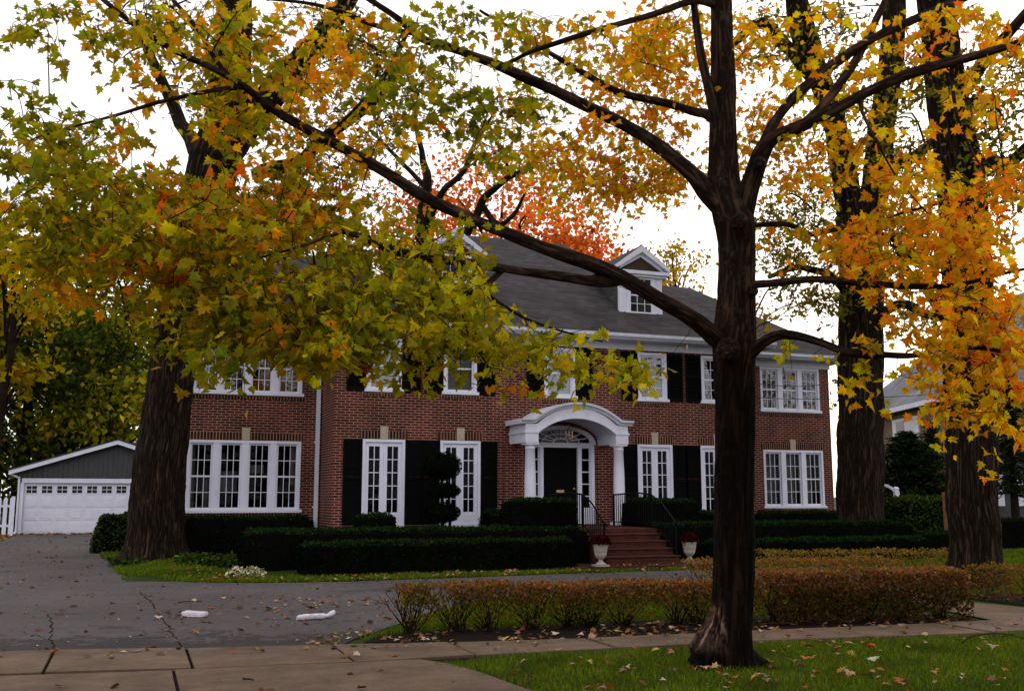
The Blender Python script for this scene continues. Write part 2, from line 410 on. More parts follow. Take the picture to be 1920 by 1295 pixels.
# open seams in the old asphalt
def seam(px, w, name='crack'):
    m = MB(); pts = [on_z(x, y, .017) for x, y in px]; fine = []
    for a, b in zip(pts, pts[1:]):
        for k in range(12): fine.append(a+(b-a)*k/12)
    fine.append(pts[-1]); pr = None
    for k, q in enumerate(fine):
        o = mnoise.noise(Vector((q[0]*5, q[1]*5, 0)))*.045; ww = w*(.5+abs(mnoise.noise(Vector((q[0]*9, q[1]*9, 3))))*1.6)
        a = m.vert((q[0]+o-ww, q[1]+o*.3, .017)); b = m.vert((q[0]+o+ww, q[1]+o*.3, .017))
        if pr: m.face((pr[0], pr[1], b, a))
        pr = (a, b)
    m.build(name, M['soil'], drive)
seam([(262,1108),(285,1130),(300,1152),(322,1185),(345,1218)], .009)
seam([(92,1150),(97,1180),(95,1195),(102,1222)], .008)
seam([(20,1180),(60,1188),(100,1200)], .005)

# pavement slabs with open joints; direction follows the kerb
def walk_back(x): return np.interp(x, [-20,-11.97,-10.2,-8.58,-6.58,-3.77,.2,12,30], [-12.6,-13.36,-13.86,-14.18,-14.55,-14.72,-14.92,-15.5,-16.3])
def walk_front(x): return walk_back(x)-np.interp(x, [-12,-8.5,-7,-5,-.8,12], [1.50,1.22,.85,.75,.95,1.1])
mb = MB(); x = -20.2+.02
joints = [-19.4,-17.8,-16.2,-14.6,-13.02,-11.44,-10.16,-8.68,-7.45,-5.9,-4.3,-2.75,-1.2,.4,2,3.6,5.2,6.8,8.4,10,11.6,13.2,14.8]
for a, b in zip(joints, joints[1:]):
    g = .012+.012*rnd.random(); z = .03+rnd.uniform(-.005,.006); tl = rnd.uniform(-.006,.006)
    q = [(a+g, walk_front(a)+g, z), (b-g, walk_front(b)+g, z+tl), (b-g, walk_back(b), z+tl), (a+g, walk_back(a), z)]
    mb.prism([(p[0], p[1], -.05) for p in q], (0,0,0)) if 0 else None
    lo = [mb.vert((p[0], p[1], -.05)) for p in q]; hi = [mb.vert(p) for p in q]
    mb.face(hi)
    for k in range(4): mb.face((lo[k], lo[(k+1)%4], hi[(k+1)%4], hi[k]))
tag(mb.build('sidewalk', M['concrete'], bevel=.006), kind='structure')
mb = MB()
ajoint = [-19.4,-16.5,-13.4,-10.33,-7.9]
for k, (a, b) in enumerate(zip(ajoint, ajoint[1:])):
    for y1, y0 in ((None,-17.6),(-17.62,-20.5)):
        g = .015
        ya = walk_front(a)-g if y1 is None else y1; yb = walk_front(b)-g if y1 is None else y1
        z = .026+rnd.uniform(-.004,.004)
        xb0 = b if k < 3 else -7.55; xb1 = b if k < 3 else (-8.0 if y1 is None else -7.3)
        if k == 3 and y1 is None:
            q = [(a+g,y0,z),(-7.55,y0,z),(-7.62,-17.2,z),(-7.72,-16.3,z),(-7.86,-15.72,z),(-8.05,walk_front(-8.05)-g,z),(a+g,ya,z)]
        else: q = [(a+g,y0,z),((b if k < 3 else -7.3)-g,y0,z),((b if k < 3 else -7.55)-g,yb,z),(a+g,ya,z)]
        lo = [mb.vert((p[0], p[1], -.05)) for p in q]; hi = [mb.vert(p) for p in q]; n = len(q)
        mb.face(hi)
        for i in range(n): mb.face((lo[i], lo[(i+1)%n], hi[(i+1)%n], hi[i]))
tag(mb.build('driveway_apron', M['concrete'], bevel=.006), kind='structure')
sheet('joint_soil', [(-20,-20.6),(-7.2,-20.6),(-7.3,-17.5),(-7.75,-15.6),(-6.5,-15.3),(15,-16.9),(15,-15.6),(.2,-14.9),(-8.6,-14.1),(-20,-12.5)], .004, M['soil'])
sheet('garden_path', [(-.25,-14.93),(1.55,-15.0),(1.4,-13.8),(1.2,-12.9),(1.6,-11.5),(2.6,-9.2),(1.0,-9.2),(.5,-11),(.2,-12.9)], .018, M['concrete'], jit=.04)
# bare mulch under the street hedge and along the house
sheet('mulch_bed', [(-8.3,-13.95),(-7.95,-13.35),(-6.5,-13.25),(-3.8,-13.3),(-1.5,-13.6),(-.35,-14.0),(-.3,-14.85),(-2,-14.8),(-3.77,-14.68),(-6.58,-14.5)], .010, M['soil'], jit=.06)
sheet('mulch_bed', [(1.75,-14.7),(1.6,-13.4),(1.7,-12.1),(3.4,-12.0),(7,-13),(7,-14.9)], .010, M['soil'], jit=.06)
sheet('planting_bed', [(-9.5,-2.2),(-8.9,-3.55),(-1.25,-3.55),(1.2,-3.5),(9,-3.5),(10,-3),(10.8,1),(-9.6,1)], .137, M['soil'], jit=.05)

# ------------------------------------------------------------------ house
HX, HY = -0.0, 0.0
house = empty('brick_house', 'large two storey red brick house with black shutters, white trim and arched white portico', 'house', (0, 4, 0))
def wall_grid(mb, x0, x1, z0, z1, Y, ops, rev=.13, mi=0):
    X = sorted({x0, x1, *[o[0] for o in ops], *[o[1] for o in ops]}); Z = sorted({z0, z1, *[o[2] for o in ops], *[o[3] for o in ops]})
    for i in range(len(X)-1):
        for j in range(len(Z)-1):
            cx, cz = (X[i]+X[i+1])/2, (Z[j]+Z[j+1])/2
            if any(o[0] < cx < o[1] and o[2] < cz < o[3] for o in ops): continue
            mb.poly([(X[i],Y,Z[j]),(X[i+1],Y,Z[j]),(X[i+1],Y,Z[j+1]),(X[i],Y,Z[j+1])], mi)
    for a, b, c, d in ops:
        e = Y+rev
        mb.poly([(a,Y,c),(a,e,c),(b,e,c),(b,Y,c)][::-1], mi); mb.poly([(a,Y,d),(a,e,d),(b,e,d),(b,Y,d)], mi)
        mb.poly([(a,Y,c),(a,Y,d),(a,e,d),(a,e,c)], mi); mb.poly([(b,Y,c),(b,Y,d),(b,e,d),(b,e,c)][::-1], mi)
EZ = 5.70       # top of brickwork
MX, WX, WY = 6.15, 10.25, 1.8
WL = 9.74
upper = [-4.88, -2.84, 0.0, 2.84, 4.88]
doors = [-4.85, -2.82, 2.88, 4.88]
ops = [(c-.46, c+.46, 4.28, 5.62) for c in upper]+[(c-.55, c+.55, .88, 3.03) for c in doors]+[(-1.0, 1.0, .86, 2.98)]
mb = MB(); wall_grid(mb, -MX, MX, 0, EZ, 0, ops)
mb.poly([(-MX,9,0),(-MX,0,0),(-MX,0,EZ),(-MX,9,EZ)]); mb.poly([(MX,0,0),(MX,9,0),(MX,9,EZ),(MX,0,EZ)]); mb.poly([(MX,9,0),(-MX,9,0),(-MX,9,EZ),(MX,9,EZ)])
mb.box(-1.62,-1.10,-.055,.05,.86,3.0); mb.box(1.10,1.62,-.055,.05,.86,3.0)      # shallow brick piers behind the columns
mb.build('wall', M['brick'], house)
LW1 = (-9.52,-6.66,1.23,3.03); LW2 = (-9.50,-6.68,4.26,5.66); RW1 = (7.64,9.88,1.28,3.04); RW2 = (7.62,9.85,4.28,5.66)
for s, o1 in ((-1, [LW1, LW2]), (1, [RW1, RW2])):
    mb = MB(); a, b = (-WL,-MX) if s < 0 else (MX, WX)
    wall_grid(mb, a, b, 0, EZ, WY, o1)
    e = WX if s > 0 else -WL
    q = [(e,WY,0),(e,8.2,0),(e,8.2,EZ),(e,WY,EZ)]
    mb.poly(q if s > 0 else q[::-1]); mb.poly([(b,8.2,0),(a,8.2,0),(a,8.2,EZ),(b,8.2,EZ)])
    mb.build('wing_wall', M['brick'], house)
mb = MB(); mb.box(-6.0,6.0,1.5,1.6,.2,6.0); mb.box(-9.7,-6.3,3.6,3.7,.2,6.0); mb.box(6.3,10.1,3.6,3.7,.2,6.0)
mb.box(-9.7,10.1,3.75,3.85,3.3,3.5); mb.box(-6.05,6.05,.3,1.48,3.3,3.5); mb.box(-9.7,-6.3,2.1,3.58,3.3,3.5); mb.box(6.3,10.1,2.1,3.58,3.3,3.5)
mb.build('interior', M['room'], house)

def frieze_run(mb, x0, x1, Y, ends):
    mb.box(x0, x1, Y-.04, Y+.02, EZ-.02, 5.90)           # frieze board
    mb.box(x0-.0, x1+.0, Y-.50, Y-.04, 5.885, 5.93)      # soffit
mb = MB(); mb.box(-MX-.04,MX+.04,-.04,.02,EZ-.03,5.885); mb.box(-MX-.5,MX+.5,-.5,.3,5.887,5.93); mb.box(-MX-.52,-MX-.02,.302,1.75,5.887,5.93); mb.box(MX+.02,MX+.52,.302,1.75,5.887,5.93)
mb.box(-WL-.04,-MX-.002,WY-.04,WY+.02,EZ-.03,5.885); mb.box(MX+.002,WX+.04,WY-.04,WY+.02,EZ-.03,5.885)
mb.box(-WL-.5,-MX-.54,WY-.5,WY+.2,5.886,5.929); mb.box(MX+.54,WX+.5,WY-.5,WY+.2,5.886,5.929)
mb.box(WX+.0,WX+.5,WY+.202,8.7,5.886,5.929); mb.box(-WL-.5,-WL,WY+.202,8.7,5.886,5.929)
mb.box(WX,WX+.04,WY-.038,8.2,EZ-.031,5.884); mb.box(-WL-.04,-WL,WY-.038,8.2,EZ-.031,5.884); mb.box(-MX-.04,-MX,.022,WY-.045,EZ-.031,5.884)
mb.build('cornice', M['white_trim'], house)
def gutter(a, b, name='gutter'):
    m = MB(); a = np.array(a); b = np.array(b); d = (b-a)/np.linalg.norm(b-a); n = np.array([d[1],-d[0],0])
    prof = [(0,-.06),(.055,-.06),(.085,-.02),(.085,.045),(.10,.06),(0,.06)]
    pa = [a+n*u+np.array([0,0,v]) for u, v in prof]; m.prism(pa, b-a); return m.build(name, M['white_trim'], house)
gutter((-MX-.5,-.502,5.99),(MX+.5,-.502,5.99)); gutter((-WL-.5,WY-.502,5.99),(-MX-.62,WY-.502,5.99)); gutter((MX+.62,WY-.502,5.99),(WX+.5,WY-.502,5.99))
gutter((WX+.502,WY-.5,5.99),(WX+.502,8.7,5.99))
# roofs
def hip(mb, x0, x1, y0, y1, z, ra, rb, ry, rz, th=.06):
    v = [(x0,y0,z),(x1,y0,z),(x1,y1,z),(x0,y1,z),(ra,ry,rz),(rb,ry,rz)]
    for q in ((0,1,5,4),(1,2,5),(2,3,4,5),(3,0,4)): mb.poly([v[i] for i in q])
    w = [(a,b,c-th) for a, b, c in v[:4]]
    for i in range(4): j = (i+1)%4; mb.poly([w[i], w[j], v[j], v[i]])
    mb.poly(w[::-1])
RZ = 6.045
mb = MB(); hip(mb, -MX-.53, MX+.53, -.53, 9.53, RZ, -2.0, 2.0, 4.5, 9.78)
roof = mb.build('roof', M['roof'], house)
for s in (-1, 1):
    mb = MB(); a, b = (4.6, WX+.53) if s > 0 else (-WL-.53, -4.6); hip(mb, a, b, WY-.53, 8.73, RZ+.004, *( (a+.5, b-3.72) if s > 0 else (a+3.72, b-.5)), 5.0, 8.78)
    mb.build('wing_roof', M['roof'], house)
mb = MB(); mb.box(-5.55,-4.25,4.6,5.4,7.2,9.05); mb.box(-5.62,-4.18,4.53,5.47,8.88,8.98); mb.box(-5.2,-4.6,4.8,5.2,9.05,9.25)
mb.build('chimney', M['brick'], house)

# windows ---------------------------------------------------------
def sash_unit(win, x0, x1, z0, z1, Y, cols, rows, glass='glass', st=.045, mun=.016, meet=True):
    """white sash with muntins + one pane; Y = outer face of the sash"""
    m = MB(); zm = (z0+z1)/2
    m.box(x0,x0+st,Y,Y+.05,z0,z1); m.box(x1-st,x1,Y,Y+.05,z0,z1)
    m.box(x0+st,x1-st,Y+.001,Y+.05,z1-st,z1); m.box(x0+st,x1-st,Y+.001,Y+.05,z0,z0+st*1.25)
    halves = [(z0+st*1.25, z1-st)]
    if meet:
        m.box(x0+st,x1-st,Y-.004,Y+.05,zm-.022,zm+.022); halves = [(z0+st*1.25, zm-.022), (zm+.022, z1-st)]
    for a, b in halves:
        for k in range(1, cols):
            xx = x0+st+(x1-x0-2*st)*k/cols; m.box(xx-mun/2,xx+mun/2,Y+.008,Y+.034,a,b)
        for k in range(1, rows):
            zz = a+(b-a)*k/rows; m.box(x0+st,x1-st,Y+.011,Y+.031,zz-mun/2,zz+mun/2)
    m.build('sash', M['white'], win)
    g = MB(); g.poly([(x0+st*.6,Y+.021,z0+st*.6),(x1-st*.6,Y+.021,z0+st*.6),(x1-st*.6,Y+.021,z1-st*.6),(x0+st*.6,Y+.021,z1-st*.6)])
    g.build('pane', M[glass], win)
def drape(m, x0, x1, z0, z1, Y, amp=.025, freq=26):
    n = 24; pr = None
    for k in range(n+1):
        xx = x0+(x1-x0)*k/n; yy = Y+amp*math.sin(freq*xx)+.01*math.sin(61*xx)
        a, b = m.vert((xx,yy,z0)), m.vert((xx,yy,z1))
        if pr: m.face((pr[0], a, b, pr[1]), 0, True)
        pr = (a, b)
def curtain(win, *a):
    m = MB(); drape(m, *a); m.build('curtain', M['curtain'], win)
def multi_window(o, Y, units, cols, rows, glass, mull=.17):
    x0, x1, z0, z1 = o; m = MB(); fw = .075
    yo = Y-.035
    m.box(x0-.0,x0+fw,yo,Y+.12,z0,z1); m.box(x1-fw,x1,yo,Y+.12,z0,z1)
    m.box(x0+fw,x1-fw,yo+.002,Y+.12,z1-fw,z1); m.box(x0-.05,x1+.05,Y-.075,Y+.12,z0-.05,z0+.03)
    w = (x1-x0-2*fw-(units-1)*mull)/units; un = []
    for k in range(units):
        a = x0+fw+k*(w+mull); un.append((a, a+w))
        if k: m.box(a-mull+.0,a-.0,yo+.004,Y+.12,z0+.03,z1-fw)
    win = m.build('window', M['white'], house, bevel=.006)
    for a, b in un: sash_unit(win, a, b, z0+.03, z1-fw, Y+.02, cols, rows, glass)
    return win, un
win, un = multi_window(LW1, WY, 4, 3, 2, 'glass')
curtain(win, un[0][0], un[0][0]+.14, 1.3, 3.0, WY+.25); curtain(win, un[3][1]-.16, un[3][1], 1.9, 3.0, WY+.25); curtain(win, un[0][1]-.2, un[0][1], 1.3, 2.1, WY+.32)
curtain(win, un[1][0]+.1, un[1][1]-.05, 1.7, 2.25, WY+.4); curtain(win, un[2][0]+.05, un[2][1]-.1, 2.2, 2.42, WY+.5)
win, un = multi_window(LW2, WY, 4, 3, 2, 'glass_up')
for k, z in enumerate((4.95, 4.75, 5.25)): curtain(win, *un[k], z, 5.6, WY+.3)
win, un = multi_window(RW1, WY, 3, 3, 2, 'glass')
for k, f in enumerate((1.0, .8, .55)): curtain(win, un[k][0], un[k][0]+(un[k][1]-un[k][0])*f, 1.35, 3.0, WY+.28, .03, 40)
win, un = multi_window(RW2, WY, 3, 3, 2, 'glass_up')
for a, b in un: curtain(win, a+(b-a)*.62, b, 4.3, 5.6, WY+.28, .03, 40)

for k, c in enumerate(upper):
    x0, x1, z0, z1 = c-.46, c+.46, 4.28, 5.62; m = MB(); fw = .085; yo = -.03
    m.box(x0,x0+fw,yo,.12,z0,z1); m.box(x1-fw,x1,yo,.12,z0,z1); m.box(x0+fw,x1-fw,yo+.002,.12,z1-fw,z1); m.box(x0-.05,x1+.05,-.075,.12,z0-.05,z0+.03)
    win = m.build('window', M['white'], house, bevel=.006)
    sash_unit(win, x0+fw, x1-fw, z0+.03, z1-fw, .02, 1 if k < 3 else 3, 1 if k < 3 else 2, 'glass_up' if k != 1 else 'glass')
    m = MB()
    if k < 2: drape(m, x0+.1, x1-.1, 4.33, 5.5, .16, .012, 30)
    elif k == 2: m.poly([(x0+.1,.12,4.33),(x1-.1,.12,4.33),(x1-.1,.12,5.5),(x0+.1,.12,5.5)])
    else: drape(m, x1-.22, x1-.1, 4.33, 5.5, .3)
    m.build('curtain', M['shade'] if k == 2 else M['curtain'], win)
for c in doors:                                # french doors
    x0, x1, z0, z1 = c-.55, c+.55, .88, 3.03; m = MB(); fw = .075
    m.box(x0,x0+fw,-.03,.12,z0,z1); m.box(x1-fw,x1,-.03,.12,z0,z1); m.box(x0+fw,x1-fw,-.028,.12,z1-fw,z1); m.box(x0,x1,-.05,.12,z0-.06,z0+.02)
    fd = m.build('french_door', M['white'], house, bevel=.006)
    for a, b in ((x0+fw, c-.002), (c+.002, x1-fw)):
        q = MB(); st = .095; zb = z0+.32; zt = z1-fw-.10
        q.box(a,a+st,.02,.07,z0+.02,z1-fw); q.box(b-st,b,.02,.07,z0+.02,z1-fw); q.box(a+st,b-st,.021,.07,zt,z1-fw); q.box(a+st,b-st,.021,.07,z0+.02,zb)
        q.box(a+st+.03,b-st-.03,.012,.02,z0+.09,zb-.06)
        q.box((a+b)/2-.010,(a+b)/2+.010,.028,.056,zb,zt)
        for r in range(1,5): zz = zb+(zt-zb)*r/5; q.box(a+st,b-st,.031,.053,zz-.010,zz+.010)
        q.build('door_leaf', M['white'], fd)
        g = MB(); g.poly([(a+st-.02,.043,zb-.02),(b-st+.02,.043,zb-.02),(b-st+.02,.043,zt+.02),(a+st-.02,.043,zt+.02)]); g.build('pane', M['glass'], fd)
# soldier courses, brick sills and limestone keystones
def soldier(x0, x1, z0, z1, Y, name='soldier_course'):
    m = MB(); m.box(x0, x1, Y-.012, Y+.05, z0, z1); m.build(name, M['soldier'], house)
def keystone(c, z0, z1, Y):
    m = MB(); m.prism([(c-.10,Y-.035,z0),(c+.10,Y-.035,z0),(c+.105,Y-.035,z1),(c-.105,Y-.035,z1)], (0,.06,0)); m.build('keystone', M['stone'], house, bevel=.006)
for c in doors: soldier(c-.6, c+.6, 3.034, 3.25, 0); keystone(c, 3.034, 3.36, 0)
for o, Y in ((LW1, WY), (RW1, WY)): soldier(o[0]-.05, o[1]+.05, o[3]+.004, o[3]+.21, Y); keystone((o[0]+o[1])/2, o[3]+.004, o[3]+.33, Y)
for c in upper: soldier(c-.56, c+.56, 4.13, 4.228, 0, 'brick_sill')
for o, Y in ((LW2, WY), (RW2, WY), (LW1, WY), (RW1, WY)): soldier(o[0]-.1, o[1]+.1, o[2]-.15, o[2]-.052, Y, 'brick_sill')
# shutters
def shutter(x0, x1, z0, z1):
    m = MB(); f = .05; y = -.045
    m.box(x0,x0+f,y,-.006,z0,z1); m.box(x1-f,x1,y,-.006,z0,z1)
    rails = [z0, z0+(z1-z0)*.52, z1-f*1.4]
    for r in rails: m.box(x0+f,x1-f,y+.001,-.006,r,r+f*1.4)
    z = z0+f*1.5
    while z < z1-f*1.6:
        if not any(r-.03 < z < r+f*1.4 for r in rails):
            m.prism([(x0+f,y+.008,z),(x0+f,y+.032,z+.04),(x0+f,y+.036,z+.036),(x0+f,y+.012,z-.004)], (x1-x0-2*f,0,0))
        z += .045
    cx = (x0+x1)/2; m.box(cx-.035,cx+.035,y-.01,y,z1-.27,z1-.255)
    m.build('shutter', M['black_paint'], house)
for c in upper: shutter(c-.97, c-.475, 4.26, 5.62); shutter(c+.475, c+.97, 4.26, 5.62)
for c in doors: shutter(c-1.035, c-.565, .90, 3.03); shutter(c+.565, c+1.01, .90, 3.03)

# front door, sidelights, fan ------------------------------------
m = MB(); y = -.02
for s in (-1, 1):
    m.box(s*1.0, s*.90, y-.03, .12, .86, 2.98); m.box(s*.60, s*.50, y-.03, .12, .86, 2.98)
m.box(-.90,-.60,y-.02,.12,.86,1.28); m.box(.60,.90,y-.02,.12,.86,1.28); m.box(-.90,.90,y-.028,.12,2.90,2.978)
m.box(-1.04,1.04,y-.05,.0,2.98,3.03)
entry = m.build('door_surround', M['white'], house, bevel=.006)
def arcpts(a, b, n, t0=0.0, t1=math.pi): return [(a*math.cos(t0+(t1-t0)*k/n), b*math.sin(t0+(t1-t0)*k/n)) for k in range(n+1)]
ring_o = arcpts(1.02,.46,32); ring_i = arcpts(.86,.36,32)
m = MB()
for k in range(32):
    a, b, c, d = ring_o[k], ring_o[k+1], ring_i[k+1], ring_i[k]
    m.prism([(a[0],-.075,3.03+a[1]),(b[0],-.075,3.03+b[1]),(c[0],-.075,3.03+c[1]),(d[0],-.075,3.03+d[1])], (0,.08,0))
for k in range(1,8):
    t = math.pi*k/8; p = (.2*math.cos(t), 3.03+.1*math.sin(t)); q = (.87*math.cos(t), 3.03+.365*math.sin(t)); m.bar((p[0],-.035,p[1]),(q[0],-.035,q[1]),.010,.02)
for k in range(12):
    a, b = arcpts(.22,.11,12)[k:k+2]; m.bar((a[0],-.04,3.03+a[1]),(b[0],-.04,3.03+b[1]),.03,.03)
    a, b = arcpts(.55,.24,12)[k:k+2]; m.bar((a[0],-.037,3.03+a[1]),(b[0],-.037,3.03+b[1]),.014,.02)
m.build('fanlight', M['white'], entry)
g = MB(); g.poly([(x,-.012,3.03+z) for x, z in arcpts(.88,.38,32)]); g.build('fan_pane', M['dark_glass'], entry)
for s in (-1, 1):
    q = MB(); x0, x1 = sorted((s*.90, s*.60)); 
    q.box(x0,x0+.04,.0,.05,1.28,2.90); q.box(x1-.04,x1,.0,.05,1.28,2.90)
    for k in range(6): zz = 1.28+k*1.62/5; q.box(x0+.04,x1-.04,.002,.05,zz-.014 if k else zz,zz+.014 if k < 5 else zz)
    q.build('sidelight', M['white'], entry)
    g = MB(); g.poly([(x0+.02,.025,1.29),(x1-.02,.025,1.29),(x1-.02,.025,2.89),(x0+.02,.025,2.89)]); g.build('pane', M['glass'], entry)
m = MB(); m.box(-.495,.495,.03,.08,.87,2.895)
for a, b in ((-.40,-.06),(.06,.40)):
    for z0, z1 in ((1.0,1.5),(1.68,2.25),(2.36,2.78)):
        m.box(a,b,.022,.03,z0,z1)
door = m.build('front_door', M['black_paint'], house, bevel=.008)
m = MB(); m.box(-.11,.11,.004,.0215,1.70,1.77); m.build('letter_plate', M['brass'], door)
m = MB(); m.lathe((.40,.0,1.80),[(.028,-.03),(.034,0),(.028,.03)],12); m.build('door_knob', M['brass'], door)

# portico ----------------------------------------------------------
def arc_z(x, half, z0, rise):
    if abs(x) >= half: return z0
    Rr = (half*half+rise*rise)/(2*rise); return z0+math.sqrt(max(Rr*Rr-x*x,0))-(Rr-rise)
YF = -1.18
m = MB(); n = 48; xi = 1.09
topz = lambda x: arc_z(x, 1.12, 3.44, .45); inz = lambda x: arc_z(x, xi, 3.22, .38)
# fascia + barrel, one solid arch
X = [-1.45+2.9*k/n for k in range(n+1)]; X = sorted(set(X+[-xi,xi]))
pr = None
for xx in X:
    zl = inz(xx) if abs(xx) < xi-1e-6 else None
    zt = topz(xx)
    lo = 3.22 if zl is None else zl
    row = [m.vert((xx,YF,lo)), m.vert((xx,YF,zt)), m.vert((xx,0,zt)), m.vert((xx,0,lo))]
    if pr:
        for k in range(4): m.face((pr[k], row[k], row[(k+1)%4], pr[(k+1)%4]))
    else: m.face(row)
    pr = row
m.face(pr[::-1])
for s in (-1, 1): m.box(s*1.46, s*1.10, YF-.012, -.002, 2.96, 3.30); m.box(s*1.49, s*1.085, YF-.03, -.004, 3.20, 3.245)
port = m.build('portico', M['white_trim'], house)
# crown moulding following the arch
def sweep(prof, path, mats, name, parent):
    m = MB(); pr = None
    for i, (xx, zz) in enumerate(path):
        a = path[max(i-1,0)]; b = path[min(i+1,len(path)-1)]; d = np.array([b[0]-a[0], b[1]-a[1]]); d /= np.linalg.norm(d); nx, nz = -d[1], d[0]
        row = [m.vert((xx+nx*v, YF-u, zz+nz*v)) for u, v in prof]
        if pr:
            for k in range(len(prof)): m.face((pr[k], row[k], row[(k+1)%len(prof)], pr[(k+1)%len(prof)]))
        else: m.face(row[::-1])
        pr = row
    m.face(pr); return m.build(name, mats, parent)
path = [(-1.58,3.44),(-1.3,3.44)]+[(-1.18+2.36*k/40, 3.44+(.45*(arc_z(-1.18+2.36*k/40,1.18,0,.45)/.45))) for k in range(41)]+[(1.3,3.44),(1.58,3.44)]
path = [(x, z+ (0.02*math.exp(-((abs(x)-1.18)/.12)**2))) for x, z in path]
sweep([(-1.15,.0),(.03,.0),(.05,.05),(.12,.075),(.13,.13),(-1.15,.13)], path, M['white_trim'], 'crown_moulding', port)
path2 = [(x, inz(x)) for x in np.linspace(-xi+.01, xi-.01, 36)]
sweep([(-.002,.0),(.018,.0),(.018,.05),(-.002,.05)], path2, M['white_trim'], 'arch_band', port)
for s in (-1, 1):
    m = MB(); c = (s*1.26, -1.0, 0); m.box(c[0]-.19,c[0]+.19,c[1]-.19,c[1]+.19,.856,.93)
    m.lathe((c[0],c[1],0),[(.18,.93),(.185,.955),(.18,.98),(.155,.99),(.150,1.02),(.150,1.5),(.145,2.1),(.122,2.80),(.135,2.81),(.135,2.835),(.122,2.84),(.125,2.87),(.16,2.91)],28)
    m.box(c[0]-.175,c[0]+.175,c[1]-.175,c[1]+.175,2.91,2.958)
    m.build('column', M['white'], port)

# dormers ----------------------------------------------------------
def roof_z(y): return RZ+(y+.53)*(9.78-RZ)/5.03
def dormer(cx):
    d = MB(); y = .6; w = .70; zb = 6.80; ze = 8.0; zp = 8.80
    d.box(cx-w,cx+w,y,y+.08,zb-.06,ze)
    d.box(cx-w,cx-w+.14,y-.02,y,zb-.06,ze-.05); d.box(cx+w-.14,cx+w,y-.02,y,zb-.06,ze-.05)
    d.box(cx-.5,cx+.5,y-.035,y-.0,zb+.04,zb+.10)
    dm = d.build('dormer', M['white'], house)
    yb = lambda z: (z-RZ)*5.03/(9.78-RZ)-.53+.25
    for s in (-1, 1):
        c = MB(); c.poly([(cx+s*(w-.03),y+.08,zb-.1),(cx+s*(w-.03),yb(ze),ze),(cx+s*(w-.03),y+.08,ze)]); c.build('cheek', M['roof_cheek'], dm)
    g = MB(); g.box(cx-.62,cx+.62,y-.012,y+.05,ze+.1,ze+.12)
    g.poly([(cx-.62,y-.02,ze+.1),(cx+.62,y-.02,ze+.1),(cx,y-.02,zp-.2)]); g.build('gable', M['brown'], dm)
    t = MB()
    t.box(cx-w-.19,cx+w+.19,y-.16,y+.10,ze,ze+.10); t.box(cx-w-.13,cx+w+.13,y-.10,y+.1,ze-.07,ze-.002)
    for s in (-1, 1):
        t.prism([(cx+s*(w+.20),y-.17,ze+.09),(cx+s*(w+.20),y-.17,ze+.21),(cx,y-.17,zp+.06),(cx,y-.17,zp-.14)], (0,.22,0))
        t.prism([(cx+s*(w+.05),y-.06,ze+.1),(cx+s*(w-.04),y-.06,ze+.24),(cx,y-.06,zp-.12),(cx,y-.06,zp-.27)], (0,.1,0))
    t.build('pediment', M['white_trim'], dm)
    r = MB()
    for s in (-1, 1):
        e = cx+s*(w+.22)
        p = [(e,y-.15,ze+.215),(e,yb(ze+.215),ze+.215),(cx,yb(zp+.075),zp+.075),(cx,y-.15,zp+.075)]; r.poly(p); r.poly([(a,b,c_-.05) for a, b, c_ in p])
    r.build('dormer_roof', M['roof'], dm)
    q = MB(); x0, x1, z0, z1 = cx-.36, cx+.36, zb+.10, ze-.13; yo = y-.03
    q.box(x0-.09,x0,yo,y,z0,z1+.08); q.box(x1,x1+.09,yo,y,z0,z1+.08); q.box(x0,x1,yo+.001,y,z1,z1+.078)
    q.box(x0,x1,yo+.008,y,(z0+z1)/2-.02,(z0+z1)/2+.02); q.box(x0,x0+.03,yo+.01,y,z0,z1); q.box(x1-.03,x1,yo+.01,y,z0,z1)
    for k in (1,2):
        xx = x0+(x1-x0)*k/3; q.box(xx-.009,xx+.009,yo+.014,y,z0,z1)
    for zz in (z0+(z1-z0)*.25, z0+(z1-z0)*.75): q.box(x0+.03,x1-.03,yo+.017,y,zz-.009,zz+.009)
    q.build('dormer_window', M['white'], dm)
    g = MB(); g.poly([(x0,y-.006,z0),(x1,y-.006,z0),(x1,y-.006,z1),(x0,y-.006,z1)]); g.build('dormer_pane', M['dark_glass'], dm)
dormer(2.84); dormer(-2.84)
# downspouts
def pipe(pts, r, name, mat, parent, n=10):
    m = MB(); m.tube(pts, [r]*len(pts), n, seg=4); return m.build(name, mat, parent)
m = MB(); m.box(-6.30,-6.20,WY-.14,WY-.05,.35,5.45); m.bar((-6.25,WY-.1,5.44),(-6.30,WY-.42,5.90),.09); 
for z in (1.3, 3.0, 4.7): m.box(-6.325,-6.175,WY-.05,WY+.0,z,z+.04)
m.build('downspout', M['white'], house)

